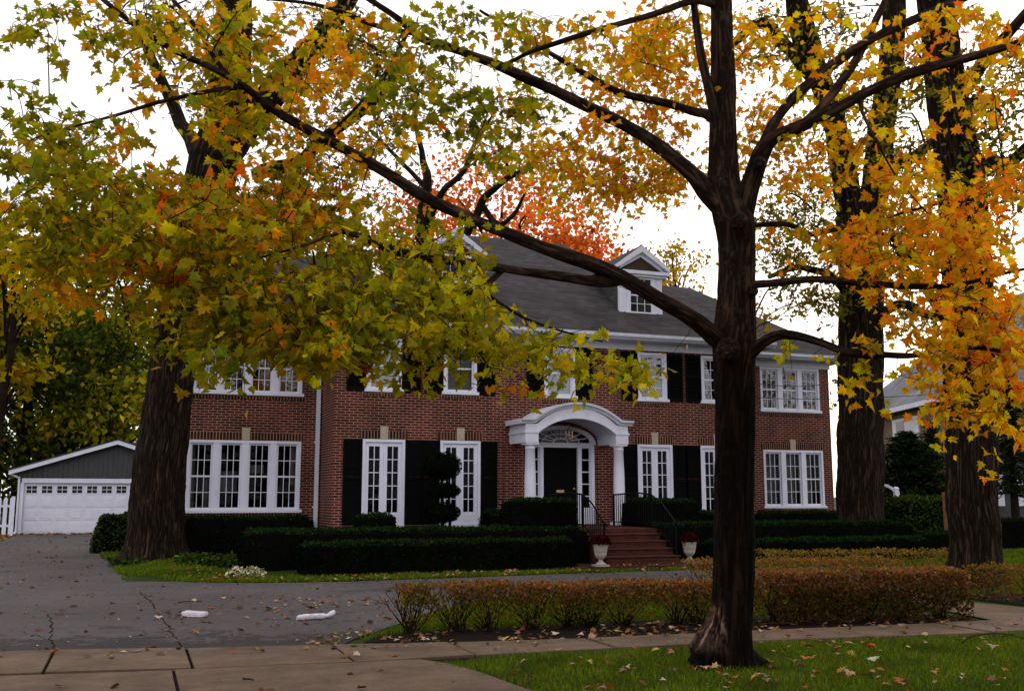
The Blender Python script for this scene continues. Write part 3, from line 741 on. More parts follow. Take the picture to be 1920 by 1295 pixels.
# steps, landing, rails ---------------------------------------------
st = empty('entrance_steps', 'red brick entrance steps flanked by white urns below the front door', 'steps', (0,-4,0))
m = MB(); m.box(-1.75,1.75,-3.5,-.06,.0,.852); m.build('landing', M['step_brick'], st, bevel=.01)
for k in range(4):
    m = MB(); y1 = -3.502-.30*k; m.box(-.92,.92,y1-.30,y1,.12*0+.0,.70-.15*k); m.box(-.95,.95,y1-.325,y1,.70-.15*k+.002-.0,.70-.15*k+.035); m.build('step', M['step_brick'], st, bevel=.008)
m = MB(); m.box(-1.75,1.75,-5.05,-4.705,-.02,.095); m.box(-1.75,-.96,-4.70,-4.0,-.02,.094); m.box(.96,1.75,-4.70,-4.0,-.02,.094); m.build('base_slab', M['step_brick'], st, bevel=.01)
def railing(s, label):
    x = s*.90; r = empty('iron_railing', label, 'railing', (x,-3.5,.85), 'iron railings beside the entrance steps')
    m = MB(); top = [(x,-1.4,1.64),(x,-3.45,1.64),(x,-4.55,1.04),(x,-4.72,.99),(x,-4.74,.93)]
    m.tube(top, [.020]*5, 8, seg=3); m.tube([(x,-1.4,.95),(x,-3.45,.95),(x,-4.6,.35)], [.012]*3, 6, seg=2); m.build('handrail', M['iron'], r)
    for y, z0, z1 in ((-1.4,.85,1.65),(-3.45,.70,1.65),(-4.6,.10,1.02)):
        m = MB(); m.box(x-.02,x+.02,y-.02,y+.02,z0,z1); m.build('post', M['iron'], r)
    y = -1.55
    while y > -4.5:
        if abs(y+3.45) > .05:
            zt = 1.64 if y > -3.45 else 1.64-(-3.45-y)*.6/1.1; 
            m = MB(); m.box(x-.008,x+.008,y-.008,y+.008,zt-.70,zt); m.build('baluster', M['iron'], r)
        y -= .115
railing(-1, 'black iron railing on the left of the brick entrance steps'); railing(1, 'black iron railing on the right of the brick entrance steps, before dark shrub')

# urns with mums -------------------------------------------------------
def urn(x, y, z, lab1, lab2):
    u = empty('stone_urn', lab1, 'urn', (x,y,z), 'stone urns flanking the steps')
    K = .76
    m = MB(); m.box(x-.15,x+.15,y-.15,y+.15,z,z+.035); m.lathe((x,y,z),[(a*K,b*K) for a, b in [(.16,.05),(.15,.075),(.09,.11),(.06,.16),(.065,.19)]],20); m.build('pedestal', M['urn'], u)
    m = MB(); m.lathe((x,y,z),[(a*K,b*K) for a, b in [(.065,.19),(.12,.23),(.165,.30),(.18,.36),(.172,.38),(.185,.40),(.195,.44),(.205,.55),(.225,.60),(.225,.625),(.20,.63),(.18,.56)]],24); m.build('bowl', M['urn'], u)
    N = 420; d = unit(rng.normal(0,1,(N,3))); d[:,2] = np.abs(d[:,2])*.9-.1
    P = np.array([x,y,z+.66*K])+d*np.array([.22,.22,.20])*(.75+.3*rng.random((N,1)))
    V = leaves(P, .05+.03*rng.random(N), palette(N, [(3,(.06,.003,.004)),(2,(.03,.003,.003)),(1,(.012,.012,.004))]), CARD, None, .4, 1)
    core = MB(); core.lathe((x,y,z),[(.02,.38),(.13,.46),(.16,.54),(.12,.62),(.02,.66)],12)
    o = link('chrysanthemum', fast_mesh('chrysanthemum', *V[:4], V[4], [M['hedge_leaf'], M['room']], core)); tag(o, lab2, 'flowers', 'potted mums in the urns')
urn(-1.12,-4.86,.095,'pale stone urn left of the brick steps, against the long dark hedge','dark red chrysanthemums in the left stone urn')
urn(1.30,-4.50,.094,'pale stone urn right of the brick steps, nearest the big maple trunk','dark red chrysanthemums in the right stone urn')
# lantern
ln = empty('hanging_lantern', 'brass lantern hanging under the white portico arch', 'lantern', (0,-.62,3.55))
m = MB(); m.tube([(0,-.62,3.62),(0,-.62,3.38)], [.008]*2, 6, seg=1); m.lathe((0,-.62,3.33),[(.02,.06),(.05,.03),(.11,0),(.105,-.01)],6); m.lathe((0,-.62,3.08),[(.02,-.05),(.06,-.02),(.085,0),(.08,.012)],6)
for k in range(6): a = 2*math.pi*k/6; m.bar((.10*math.cos(a),-.62+.10*math.sin(a),3.33),(.08*math.cos(a),-.62+.08*math.sin(a),3.08),.012)
m.lathe((0,-.62,3.10),[(.016,0),(.016,.12),(.004,.15)],8)
m.build('lantern_body', M['brass'], ln)

# ------------------------------------------------------------------ garage and fence
gx0, gx1, gy = -15.15, -10.35, 23.0
ga = empty('garage', 'low detached garage with grey gable and white panelled door at the driveway end', 'garage', (-12.7,26,0))
GZ = 2.62; PX, PZ = -11.5, 4.02; EXL, EXR = -15.75, -7.25
m = MB(); m.poly([(-15.35,gy,0),(gx0,gy,0),(gx0,gy,2.38),(-15.35,gy,2.38)]); m.poly([(gx1,gy,0),(-7.6,gy,0),(-7.6,gy,2.38),(gx1,gy,2.38)])
m.poly([(-15.35,31,0),(-15.35,gy,0),(-15.35,gy,2.7),(-15.35,31,2.7)]); m.poly([(-7.6,gy,0),(-7.6,31,0),(-7.6,31,2.7),(-7.6,gy,2.7)]); m.poly([(gx0,gy+.3,0),(gx1,gy+.3,0),(gx1,gy+.3,2.4),(gx0,gy+.3,2.4)])
m.build('wall', M['grey_siding'], ga)
m = MB(); x = -15.45                           # board and batten gable with scalloped lower edge
while x < -7.5:
    xt = x+.1; zt = min(2.66+(xt-EXL)*(PZ-2.66)/(PX-EXL), PZ-(xt-PX)*(PZ-2.66)/(EXR-PX))-.05
    if zt > 2.44: m.prism([(x+.004,gy-.09,2.42+.02*abs(math.sin(x*31))),(x+.1,gy-.09,2.385),(x+.196,gy-.09,2.42),(x+.196,gy-.09,zt),(x+.004,gy-.09,zt)], (0,.05+.02*(int(x*5)%2),0))
    x += .2
m.build('gable', M['grey_siding'], ga)
m = MB()
for a, b in (((EXL,2.66),(PX,PZ)),((EXR,2.66),(PX,PZ))): m.prism([(a[0],gy-.42,a[1]-.16),(a[0],gy-.42,a[1]+.02),(b[0],gy-.42,b[1]+.02),(b[0],gy-.42,b[1]-.16)], (0,.05,0))
m.box(gx0-.1,gx1+.1,gy-.06,gy+.02,2.17,2.37); m.box(gx0-.14,gx0,gy-.05,gy+.02,0,2.168); m.box(gx1,gx1+.14,gy-.05,gy+.02,0,2.168)
m.build('trim', M['white'], ga)
m = MB()
for a, b in (((EXL-.05,2.67),(PX,PZ+.04)),((EXR+.05,2.67),(PX,PZ+.04))): m.prism([(a[0],gy-.45,a[1]),(a[0],gy-.45,a[1]+.05),(b[0],gy-.45,b[1]+.05),(b[0],gy-.45,b[1])], (0,8.6,0))
m.build('roof', M['roof'], ga)
m = MB(); m.box(gx0,gx1,gy+.06,gy+.1,.02,2.168); W = (gx1-gx0)/8
for r in range(4):
    for k in range(8):
        a = gx0+k*W+.05; b = a+W-.10; z0 = .06+r*.535; z1 = z0+.46
        if r < 3: m.box(a,b,gy+.045,gy+.06,z0,z1-.0); m.box(a+.06,b-.06,gy+.035,gy+.045,z0+.07,z1-.07)
for z in (.56,1.095,1.63): m.box(gx0,gx1,gy+.054,gy+.06,z-.012,z-.002)
gd = m.build('garage_door', M['white'], ga, bevel=.006)
for k in range(8):
    a = gx0+k*W+.10; b = a+W-.20; m = MB(); m.box(a-.03,b+.03,gy+.045,gy+.06,1.70,2.08); w_ = m.build('door_window', M['white'], gd)
for k in range(8):
    a = gx0+k*W+.10; b = a+W-.20; c = (a+b)/2; m = MB()
    for u0, u1 in ((a,c-.012),(c+.012,b)):
        for z0, z1 in ((1.74,1.878),(1.902,2.04)): m.poly([(u0,gy+.042,z0),(u1,gy+.042,z0),(u1,gy+.042,z1),(u0,gy+.042,z1)])
    m.build('door_pane', M['dark_glass'], gd)
pipe([(EXL+.05,gy-.3,2.55),(EXL+.35,gy-.15,2.38),(gx0-.20,gy-.08,2.2),(gx0-.20,gy-.08,.15),(gx0-.24,gy-.3,.08)], .045, 'downspout', M['white'], ga)
fe = empty('picket_fence', 'white picket fence beside the garage at the left edge', 'fence', (-16.5,21.6,0))
m = MB(); m.box(-18.2,-15.45,21.64,21.68,.35,.45); m.box(-18.2,-15.45,21.64,21.68,1.15,1.25); m.build('rail', M['white'], fe)
x = -18.1
while x < -15.5:
    m = MB(); m.prism([(x,21.6,.06),(x+.15,21.6,.06),(x+.15,21.6,1.50),(x+.075,21.6,1.58),(x,21.6,1.50)], (0,.035,0)); m.build('picket', M['white'], fe); x += .235
m = MB(); m.box(-15.45,-15.33,21.58,21.70,0,1.6); m.build('post', M['white'], fe)

# ------------------------------------------------------------------ hedges and shrubs
HG = [(3,(.0018,.005,.001)),(2,(.003,.008,.0015)),(1,(.006,.016,.002))]
def hedge(name, label, cat, x0, x1, y0, y1, z0, z1, n, pal=HG, size=.045, top=1.0, rough=.05, ang=None, taper=.04, group=None):
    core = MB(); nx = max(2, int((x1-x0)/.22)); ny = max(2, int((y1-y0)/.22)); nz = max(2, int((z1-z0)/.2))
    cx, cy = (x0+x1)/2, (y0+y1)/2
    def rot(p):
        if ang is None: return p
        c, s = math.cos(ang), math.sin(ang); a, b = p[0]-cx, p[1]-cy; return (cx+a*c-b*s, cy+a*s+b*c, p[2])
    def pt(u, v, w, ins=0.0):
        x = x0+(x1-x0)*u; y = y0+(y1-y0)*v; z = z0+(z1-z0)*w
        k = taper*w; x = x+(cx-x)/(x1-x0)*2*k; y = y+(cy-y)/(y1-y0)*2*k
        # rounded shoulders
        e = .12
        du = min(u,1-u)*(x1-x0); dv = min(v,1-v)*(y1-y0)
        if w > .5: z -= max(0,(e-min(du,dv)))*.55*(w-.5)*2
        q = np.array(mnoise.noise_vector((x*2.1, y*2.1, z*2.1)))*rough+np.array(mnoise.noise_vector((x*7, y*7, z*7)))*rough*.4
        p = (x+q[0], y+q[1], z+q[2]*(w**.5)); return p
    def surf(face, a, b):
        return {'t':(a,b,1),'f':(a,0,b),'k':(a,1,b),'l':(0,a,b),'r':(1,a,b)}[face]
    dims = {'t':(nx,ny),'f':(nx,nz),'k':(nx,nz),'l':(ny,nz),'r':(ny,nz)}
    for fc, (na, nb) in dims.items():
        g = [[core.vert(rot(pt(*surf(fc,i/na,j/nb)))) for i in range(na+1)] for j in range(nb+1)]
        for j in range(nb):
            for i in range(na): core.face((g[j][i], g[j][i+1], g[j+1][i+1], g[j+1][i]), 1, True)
    A = {'t':(x1-x0)*(y1-y0)*1.3*top,'f':(x1-x0)*(z1-z0),'k':(x1-x0)*(z1-z0)*.15,'l':(y1-y0)*(z1-z0),'r':(y1-y0)*(z1-z0)*.4}
    tot = sum(A.values()); P = []; upn = []
    for fc in A:
        for _ in range(int(n*A[fc]/tot)):
            P.append(rot(pt(*surf(fc, rnd.random(), rnd.random())))); upn.append({'t':(0,0,1),'f':(0,-1,.3),'k':(0,1,.3),'l':(-1,0,.3),'r':(1,0,.3)}[fc])
    P = np.array(P); N = len(P); U = np.array(upn, float); P = P+U*rng.uniform(-.02,.035,(N,1))
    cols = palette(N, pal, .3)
    if pal is HG: cols = np.where(U[:,2:3] > .9, cols*3+np.array([.003,.007,.001]), cols)  # sky light on the clipped tops painted into the leaf colour, sides left near black
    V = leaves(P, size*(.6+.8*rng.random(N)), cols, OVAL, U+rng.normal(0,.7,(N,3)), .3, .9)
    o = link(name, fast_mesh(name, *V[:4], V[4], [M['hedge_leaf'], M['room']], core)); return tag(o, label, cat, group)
G1 = 'clipped yew hedges in front of the house'
hedge('clipped_hedge','long low dark hedge in front of all others, left of the brick steps','hedge',-7.55,-1.62,-4.72,-4.1,.0,.66,9000,group=G1)
hedge('clipped_hedge','middle dark hedge row behind the long low front hedge, left of the steps','hedge',-8.6,-1.0,-3.95,-2.5,.1,.88,10000,group=G1)
hedge('clipped_hedge','dark hedge at the foot of the left wing beneath its four part window','hedge',-9.62,-6.45,.6,1.6,.1,1.08,4700,group=G1)
hedge('clipped_hedge','low dark front hedge between the maple trunk and right elm','hedge',1.95,8.3,-4.5,-3.8,.0,.56,7000,group=G1)
hedge('clipped_hedge','middle dark hedge row right of the steps, behind the low front hedge','hedge',1.02,8.6,-3.6,-2.2,.1,.93,9000,group=G1)
hedge('clipped_hedge','tallest dark hedge row against the wall of the right wing','hedge',5.3,9.9,-.2,1.0,.1,1.13,5000,group=G1)
hedge('clipped_hedge','dark low hedge right of the second elm, under the leafy garden hedge','hedge',8.9,11.5,-3.2,-2.4,.0,.62,3500,group=G1)
hedge('box_shrub','square dark shrub standing left of the portico railing','shrub',-2.70,-1.02,-3.5,-2.7,.3,1.52,4000,rough=.04)
hedge('box_shrub','square dark shrub under the french doors right of the portico','shrub',1.02,2.65,-2.75,-1.5,.3,1.50,4500,rough=.04)
hedge('box_shrub','rounded dark shrub below the leftmost french door','shrub',-5.75,-4.6,-.95,-.3,.2,1.16,2200,rough=.07,taper=.12)
hedge('box_shrub','rounded dark shrub between topiary and portico column','shrub',-2.5,-1.5,-1.25,-.4,.2,1.19,2200,rough=.07,taper=.12)
hedge('box_shrub','low dark shrub right of the steps below the black shutters','shrub',2.75,4.5,-1.6,-.8,.2,1.20,2600,rough=.07,taper=.1)
LG = [(3,(.030,.055,.010)),(2,(.050,.085,.014)),(1,(.015,.03,.006))]
hedge('leafy_hedge','bright green leafy hedge between the two right hand elm trunks','hedge',11.9,14.2,.4,1.8,0,1.52,5500,LG,.085,rough=.12)
hedge('leafy_shrub','small green shrub behind the left elm, beside the driveway','shrub',-11.75,-10.3,6.0,7.4,0,1.02,3800,LG,.07,rough=.12,taper=.15)
hedge('clipped_hedge','black hedge at the right edge, beyond the last elm','hedge',12.2,17.5,-2.6,-1.7,.0,.95,3500,group=G1)
# topiary
tp = empty('topiary', 'dark topiary with three stacked clipped tiers before the french door', 'topiary', (-3.6,-1,.1))
m = MB(); m.tube([(-3.6,-1,.1),(-3.58,-1,1.0),(-3.62,-1.02,2.3)], [.06,.05,.03], 8, colf=None); m.tube([(-3.42,-1,.1),(-3.40,-1.04,1.2),(-3.5,-1,2.1)], [.04,.035,.02], 8); m.build('stem', M['trunk_far'], tp)
for zc, rx, rz in ((2.34,.46,.33),(1.74,.43,.17),(1.20,.44,.23)):
    core = MB(); core.lathe((-3.6,-1,zc),[(.02,-rz*.92)]+[(rx*.92*math.cos(a),rz*.92*math.sin(a)) for a in np.linspace(-1.25,1.25,9)]+[(.02,rz*.92)],18)
    N = 1500; d = unit(rng.normal(0,1,(N,3))); P = np.array([-3.6,-1,zc])+d*np.array([rx,rx,rz])*(.93+.12*rng.random((N,1)))
    V = leaves(P, .05*(.6+.7*rng.random(N)), palette(N, HG, .3), OVAL, d+rng.normal(0,.6,(N,3)), .3, .9)
    link('foliage', fast_mesh('foliage', *V[:4], V[4], [M['hedge_leaf'], M['room']], core), tp)

# spirea hedges along the pavement: thin stems below, pink and gold leaves above
PK = [(3,(.23,.066,.046)),(3,(.17,.080,.036)),(2,(.30,.105,.075)),(2.5,(.12,.105,.022)),(1,(.24,.17,.03)),(1,(.06,.08,.012))]
GD = [(3,(.21,.155,.03)),(2,(.18,.10,.03)),(2,(.10,.10,.016)),(1,(.22,.10,.04))]
OL = [(3,(.13,.12,.016)),(2,(.17,.10,.016)),(2,(.06,.08,.010)),(1,(.13,.055,.02))]
OL2 = [(3,(.09,.045,.02)),(2,(.08,.06,.014)),(1,(.045,.05,.01)),(1,(.06,.024,.014))]
def spirea(label, path, width, height, n_leaf, n_stem, bare=.0, pal=PK, pal2=None, seed=1, group='spirea hedges along the pavement'):
    r = random.Random(seed); path = [np.array(p, float) for p in path]
    seglen = [np.linalg.norm(b-a) for a, b in zip(path, path[1:])]; tot = sum(seglen)
    def along(t):
        s = t*tot
        for (a, b), l in zip(zip(path, path[1:]), seglen):
            if s <= l: return a+(b-a)*s/l, (b-a)/l
            s -= l
        return path[-1], (path[-1]-path[-2])/seglen[-1]
    h = empty('spirea_hedge', label, 'hedge', (*path[0][:2], 0), group)
    m = MB(); tips = []
    nb = max(2, int(tot/.42)); jit = [r.uniform(-.35,.35) for _ in range(nb)]; big = [r.uniform(.75,1.1) for _ in range(nb)]
    for k in range(n_stem):
        b = r.randrange(nb); p, d = along(min(.999, max(0, (b+.5+jit[b]+r.gauss(0,.09))/nb))); nrm = np.array([-d[1], d[0]])
        o = p+nrm*r.gauss(0,width*.12); e = p+d*r.gauss(0,.24)+nrm*r.gauss(0,width*.33); ht = height*r.uniform(.6,1.0)*big[b]
        mid = (o+e)/2+np.array([r.gauss(0,.03), r.gauss(0,.03)])
        pts = [(o[0],o[1],0),(mid[0],mid[1],ht*.5),(e[0],e[1],ht)]
        m.tube(pts, [.0065,.0045,.002], 4, seg=3, cap=False); tips.append(pts)
        for q in range(2):
            f = r.uniform(.4,.8); s0 = np.array(pts[1])*(1-f)+np.array(pts[2])*f; m.tube([s0, s0+np.array([r.gauss(0,.09),r.gauss(0,.09),r.uniform(.08,.2)])],[.003,.0015],3,seg=1,cap=False)
    m.build('stems', M['trunk_far'], h)
    P = []
    zs = []; ts = []
    while len(P) < n_leaf:
        t = r.random(); p, d = along(t); nrm = np.array([-d[1], d[0]])
        hh = height*(1+.07*mnoise.noise(Vector((p[0]*2.2,p[1]*2.2,0)))+.05*mnoise.noise(Vector((p[0]*6,p[1]*6,4))))
        lo = bare*(1-.35*mnoise.noise(Vector((p[0]*1.7, 5, seed)))) if bare else .04
        w = r.random()
        z = hh*(lo+(1-lo)*(w**.6 if bare else w**.85)); 
        if bare and z < hh*.6 and r.random() < .45*(1.6-1.1*t): continue
        half = width/2*(1-.25*max(0,z/hh-.75)/.25)
        if r.random() < .55:
            sgn = -1 if r.random() < .72 else 1; off = sgn*half*(.82+.22*r.random())
        else:
            off = r.uniform(-half, half)
            if r.random() < .6: z = hh*r.uniform(.9,1.03)
        e = (t < .03 or t > .97)
        if mnoise.noise(Vector((p[0]*3.1, off*3, z*4.5))) < -.34: continue
        q = p+nrm*off
        P.append((q[0]+r.gauss(0,.015), q[1]+r.gauss(0,.015), z)); zs.append(z/hh); ts.append(t)
    P = np.array(P); N = len(P); zs = np.array(zs)
    cols = palette(N, pal, .28)
    if pal2 is not None:
        c2 = palette(N, pal2, .28); f = np.clip((.80-zs)*4+rng.normal(0,.35,N)+(np.clip(1.1-3.2*np.array(ts),0,1)*.8 if bare else 0),0,1)[:,None]; cols = cols*(1-f)+c2*f
    V = leaves(P, .040*(.6+.8*rng.random(N)), cols, OVAL, None, .5, .9)
    link('foliage', fast_mesh('foliage', *V[:4], V[4], [M['leaf']]), h)
    return h
spirea('sparse olive and pink hedge with bare stems left of the big maple', [(-7.75,-13.35),(-5.5,-13.55),(-3.2,-13.85)], .70, .55, 11500, 330, .16, PK, OL, 3)
spirea('dense rust pink hedge between the big maple trunk and the garden path', [(-3.1,-13.95),(-1.8,-14.15),(-.45,-14.45)], .78, .64, 16500, 200, .0, PK, OL2, 4)
spirea('second rust pink hedge row, just behind the dense one right of the maple', [(-2.6,-11.2),(-.6,-11.6),(.7,-11.9)], .8, .62, 6500, 60, .0, GD+PK[:1], None, 5)
spirea('golden low hedge between the two right hand elm trunks', [(.4,-8.6),(2.4,-9.0),(4.6,-9.6)], .9, .58, 5500, 40, .0, GD, None, 6)
spirea('brownish hedge at the right edge, beyond the garden path', [(2.0,-12.35),(2.25,-13.1),(2.7,-14.0),(4.4,-14.6)], .9, .52, 8500, 80, .0, PK+OL, None, 8)

# ground cover below the left elm
def patch(name, label, cat, pts, n, size, pal, h=.12, kind=None, tmpl=OVAL):
    P = []
    x0, x1 = min(p[0] for p in pts), max(p[0] for p in pts); y0, y1 = min(p[1] for p in pts), max(p[1] for p in pts)
    while len(P) < n:
        x, y = rnd.uniform(x0,x1), rnd.uniform(y0,y1)
        if inside(x, y, pts): P.append((x, y, gz(x,y)+rnd.random()*h+.01))
    P = np.array(P); V = leaves(P, size*(.6+.8*rng.random(n)), palette(n, pal), tmpl, None, .9, .6)
    o = link(name, fast_mesh(name, *V[:4], V[4], [M['hedge_leaf']])); return tag(o, label, cat, None, kind)
def inside(x, y, pts):
    c = False; n = len(pts)
    for i in range(n):
        (x0,y0), (x1,y1) = pts[i], pts[(i+1)%n]
        if (y0 > y) != (y1 > y) and x < (x1-x0)*(y-y0)/(y1-y0)+x0: c = not c
    return c
patch('ground_cover','leafy green ground cover around the left elm','ground cover',[(-9.6,-1.0),(-7.8,-1.8),(-7.7,-3.4),(-8.6,-3.3),(-9.9,-2.2)],1500,.10,LG,.2,'stuff')
patch('ground_cover','leafy green ground cover left of the elm beside the driveway','ground cover',[(-11.25,-.2),(-10.4,-1.0),(-10.6,.8),(-11.1,1.6)],420,.10,LG,.16,'stuff')
patch('pale_plant','clump of pale cream leaves on the grass before the front hedge','plant',[(-9.0,-4.5),(-8.2,-4.75),(-8.25,-4.35),(-8.9,-4.15)],130,.10,[(2,(.5,.45,.33)),(1,(.25,.26,.12))],.16)

# ------------------------------------------------------------------ trees
LIMB_K = [1.0]
def limb(mb, px, amp=.0, n=10, wig=.25, sub=6, vs=1.0, fs=8, mod=None, colf=None):
    """px: (x, y, half width px, distance)"""
    pts = [at(x, y, d) for x, y, w, d in px]; rad = [max(w*d/F*LIMB_K[0], .003) for x, y, w, d in px]
    return mb.tube(pts, rad, n, amp=amp, wig=wig, sub=sub, vs=vs, fs=fs, mod=mod, colf=colf)

maple = empty('maple_tree', 'nearest maple with dark trunk on the grass strip and spreading orange and green leaves', 'tree', tuple(on_z(1362,1240)))
tb = MB(); nodes = []
base = on_z(1362, 1242)
def flare(w, L, p):
    z = p[2]; lf = max(0, -np.dot(w, RT)); rt_ = max(0, np.dot(w, RT)); fr = -np.dot(w, FW)
    a = math.atan2(np.dot(w, RT), fr)
    k = max(0, .6-z)/.6
    knob = mnoise.noise(Vector((a*2.2, z*5, 3)))*.10*k+abs(mnoise.noise(Vector((a*5.5, z*2.0, 9))))*.16*k
    root = sstep(.22, 0, z)*(.75*max(0, math.cos(a-1.75))**10+.35*max(0, math.cos(a-.35))**8)
    rid_ = (abs(mnoise.noise(Vector((a*9+z*2.5, z*1.6, 2))))-.22)*.62*sstep(.75,.35,z)*(lf**.5)
    return 1+.78*lf**1.3*sstep(.60,.12,z)**1.15+.22*sstep(.10,0,z)*(.6+.6*math.cos(6*a+.5))+knob+rid_+root+.05*math.cos(3*a+z*1.1)*(1-k)-.10*max(0,math.cos(a-.95))**14*(1-k)
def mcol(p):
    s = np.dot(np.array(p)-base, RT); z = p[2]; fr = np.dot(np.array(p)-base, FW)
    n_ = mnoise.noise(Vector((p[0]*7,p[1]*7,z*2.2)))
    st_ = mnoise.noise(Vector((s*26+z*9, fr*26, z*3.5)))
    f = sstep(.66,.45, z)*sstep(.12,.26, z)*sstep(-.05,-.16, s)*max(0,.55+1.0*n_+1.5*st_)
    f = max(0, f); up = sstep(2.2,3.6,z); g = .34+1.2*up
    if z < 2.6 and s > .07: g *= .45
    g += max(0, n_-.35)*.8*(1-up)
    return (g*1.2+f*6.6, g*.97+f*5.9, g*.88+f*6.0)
D0 = 9.6
trunk = [(1371,1264,41,D0),(1371,1225,40,D0),(1372,1180,39,D0),(1374,1120,38,D0),(1376,1050,37.5,D0),(1376,960,37,D0),(1376,860,37,D0),(1376,760,37,D0),(1376,690,38,D0),(1378,640,40,D0),(1381,580,36,D0),(1383,520,34,D0),(1383,460,35,D0),(1378,410,39,D0),(1362,360,33,D0),(1357,300,27,D0),(1356,220,24,D0),(1356,130,22,D0),(1353,40,20,D0),(1350,-60,17,D0),(1350,-200,12,D0),(1345,-330,6,D0)]
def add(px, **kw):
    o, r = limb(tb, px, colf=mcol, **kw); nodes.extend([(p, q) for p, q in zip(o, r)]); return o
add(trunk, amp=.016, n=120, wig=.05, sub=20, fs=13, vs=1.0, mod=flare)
LIMB_K[0] = .84
B = dict(amp=.009, n=18, sub=10, wig=.55, fs=12)
b = dict(amp=.002, n=9, sub=7, wig=1.1)
add([(1385,440,24,D0),(1402,385,25,9.5),(1416,335,21,9.45),(1428,290,20,9.4),(1446,262,16,9.35),(1490,240,15,9.3),(1560,205,13,9.2),(1640,165,12,9.1),(1740,130,11,9.0),(1830,105,9,8.9),(1920,75,8,8.8),(2010,40,6,8.7)], **B)
add([(1424,300,14,9.4),(1440,250,12,9.4),(1480,190,11,9.5),(1560,120,11,9.6),(1640,70,10,9.7),(1720,35,9,9.8),(1840,-15,7,9.9),(1950,-60,5,10)], **B)
add([(1505,232,11,9.3),(1545,190,10,9.4),(1590,130,9,9.6),(1630,65,8,9.8),(1660,0,7,10),(1680,-70,5,10.2)], **B)
add([(1372,655,20,D0),(1340,630,21,9.5),(1308,606,19,9.4),(1252,570,17.5,9.3),(1180,528,17,9.2),(1100,490,16,9.1),(1000,458,14,9.0),(900,418,13,8.9),(800,372,12.5,8.8),(700,312,12,8.7),(600,254,11,8.6),(520,208,10,8.5),(462,166,8,8.4),(400,130,7.5,8.4),(330,95,7,8.4),(240,38,6,8.4),(170,-20,5,8.4)], **B)
add([(455,167,6,8.4),(400,172,5,8.2),(300,190,4.5,8.0),(220,215,3.5,7.8),(143,237,2.5,7.6),(60,262,1.5,7.5)], **b)
add([(452,166,6,8.4),(405,112,5.5,8.6),(368,50,5,8.8),(320,-5,4,9),(280,-50,3,9.1)], **b)
add([(1165,524,13,9.2),(1120,528,12,9.1),(1060,520,11,9.0),(960,505,10.5,8.8),(860,490,10,8.6),(750,470,9,8.4),(680,445,8,8.2),(628,432,6,8.1)], **B)
add([(640,436,5,8.1),(600,450,4,8.0),(560,465,3.5,7.9),(500,480,2.5,7.8),(430,500,1.5,7.7)], **b)
add([(948,506,7,8.8),(925,527,7,8.75),(900,545,6.5,8.7),(850,555,6,8.6),(800,560,4.5,8.5),(740,565,3,8.4),(680,580,2,8.3)], **b)
add([(905,548,4,8.7),(950,578,3.5,8.7),(990,600,3,8.7),(1060,622,2.5,8.75),(1130,640,1.5,8.8)], **b)
add([(852,555,3.5,8.6),(872,600,3,8.6),(885,640,2.5,8.6),(920,690,1.5,8.6)], **b)
add([(845,552,3.5,8.6),(818,510,3,8.6),(795,470,2.5,8.7),(775,440,2,8.8)], **b)
add([(586,470,2.5,8.0),(590,520,2.2,8.0),(588,580,2,8.0),(590,640,1.5,8.0)], **b)
add([(1366,400,24,D0),(1326,366,22,9.6),(1290,322,17,9.6),(1220,262,15,9.6),(1110,205,13,9.6),(1000,155,12,9.6),(930,120,10.5,9.6),(870,98,9.5,9.6),(800,76,9,9.6),(770,55,8.5,9.6),(740,30,7,9.6),(690,-2,6,9.6),(640,-40,4,9.6)], **B)
add([(780,62,6,9.6),(700,45,5.5,9.4),(640,22,5,9.2),(580,8,4,9.0),(500,0,3,8.8)], **b)
add([(765,58,5,9.6),(740,110,5,9.4),(700,165,4,9.2),(655,215,3,9.0),(620,250,2,8.9)], **b)
add([(1358,240,12,D0),(1325,220,11,9.8),(1300,214,10,9.9),(1230,190,9,10.1),(1150,165,8,10.3),(1090,135,7,10.4),(1020,95,5,10.5),(970,60,4,10.6),(900,20,3,10.7)], **b)
add([(1350,10,9,D0),(1310,5,8,9.4),(1250,20,7.5,9.3),(1160,45,6.5,9.1),(1060,75,6,9.0),(1000,95,5,8.9),(960,115,4,8.9),(930,128,3,8.8)], **b)
add([(1352,270,10,D0),(1335,205,10,9.5),(1316,110,9,9.4),(1306,40,8,9.4),(1298,-30,7,9.4),(1290,-120,5,9.4)], **B)
add([(1385,545,12,D0),(1415,536,9,9.5),(1450,533,8,9.4),(1530,524,7.5,9.2),(1620,531,7.5,9.0),(1700,536,7,8.8),(1790,534,5.5,8.6),(1860,518,4,8.5),(1940,500,2.5,8.4)], **B)
add([(1390,690,15,D0),(1416,658,13,9.5),(1442,638,12,9.4),(1475,630,11,9.3),(1530,641,9,9.1),(1590,660,8.5,8.9),(1640,663,8,8.8),(1710,666,6.5,8.6),(1765,655,5,8.5),(1830,652,4,8.4),(1920,662,3,8.3)], **B)
add([(1395,424,7,D0),(1430,420,6,9.7),(1480,421,6,9.8),(1525,440,6,9.9),(1600,425,5,10),(1660,440,4,10),(1720,492,3,9.9),(1790,520,2,9.8)], **b)
add([(1605,425,4,10),(1690,400,3,9.8),(1780,380,2.5,9.6),(1870,370,1.5,9.5)], **b)
add([(1785,125,5,9.0),(1790,200,4,8.9),(1810,260,3,8.8),(1850,330,2,8.7)], **b)
add([(1612,180,5,9.1),(1616,210,4,9.1),(1640,260,3,9.0),(1680,330,2,8.9),(1740,400,1.5,8.8)], **b)
add([(1765,655,3.5,8.5),(1790,690,3,8.4),(1830,720,2.5,8.3),(1870,760,1.5,8.2)], **b)
LIMB_K[0] = 1.0
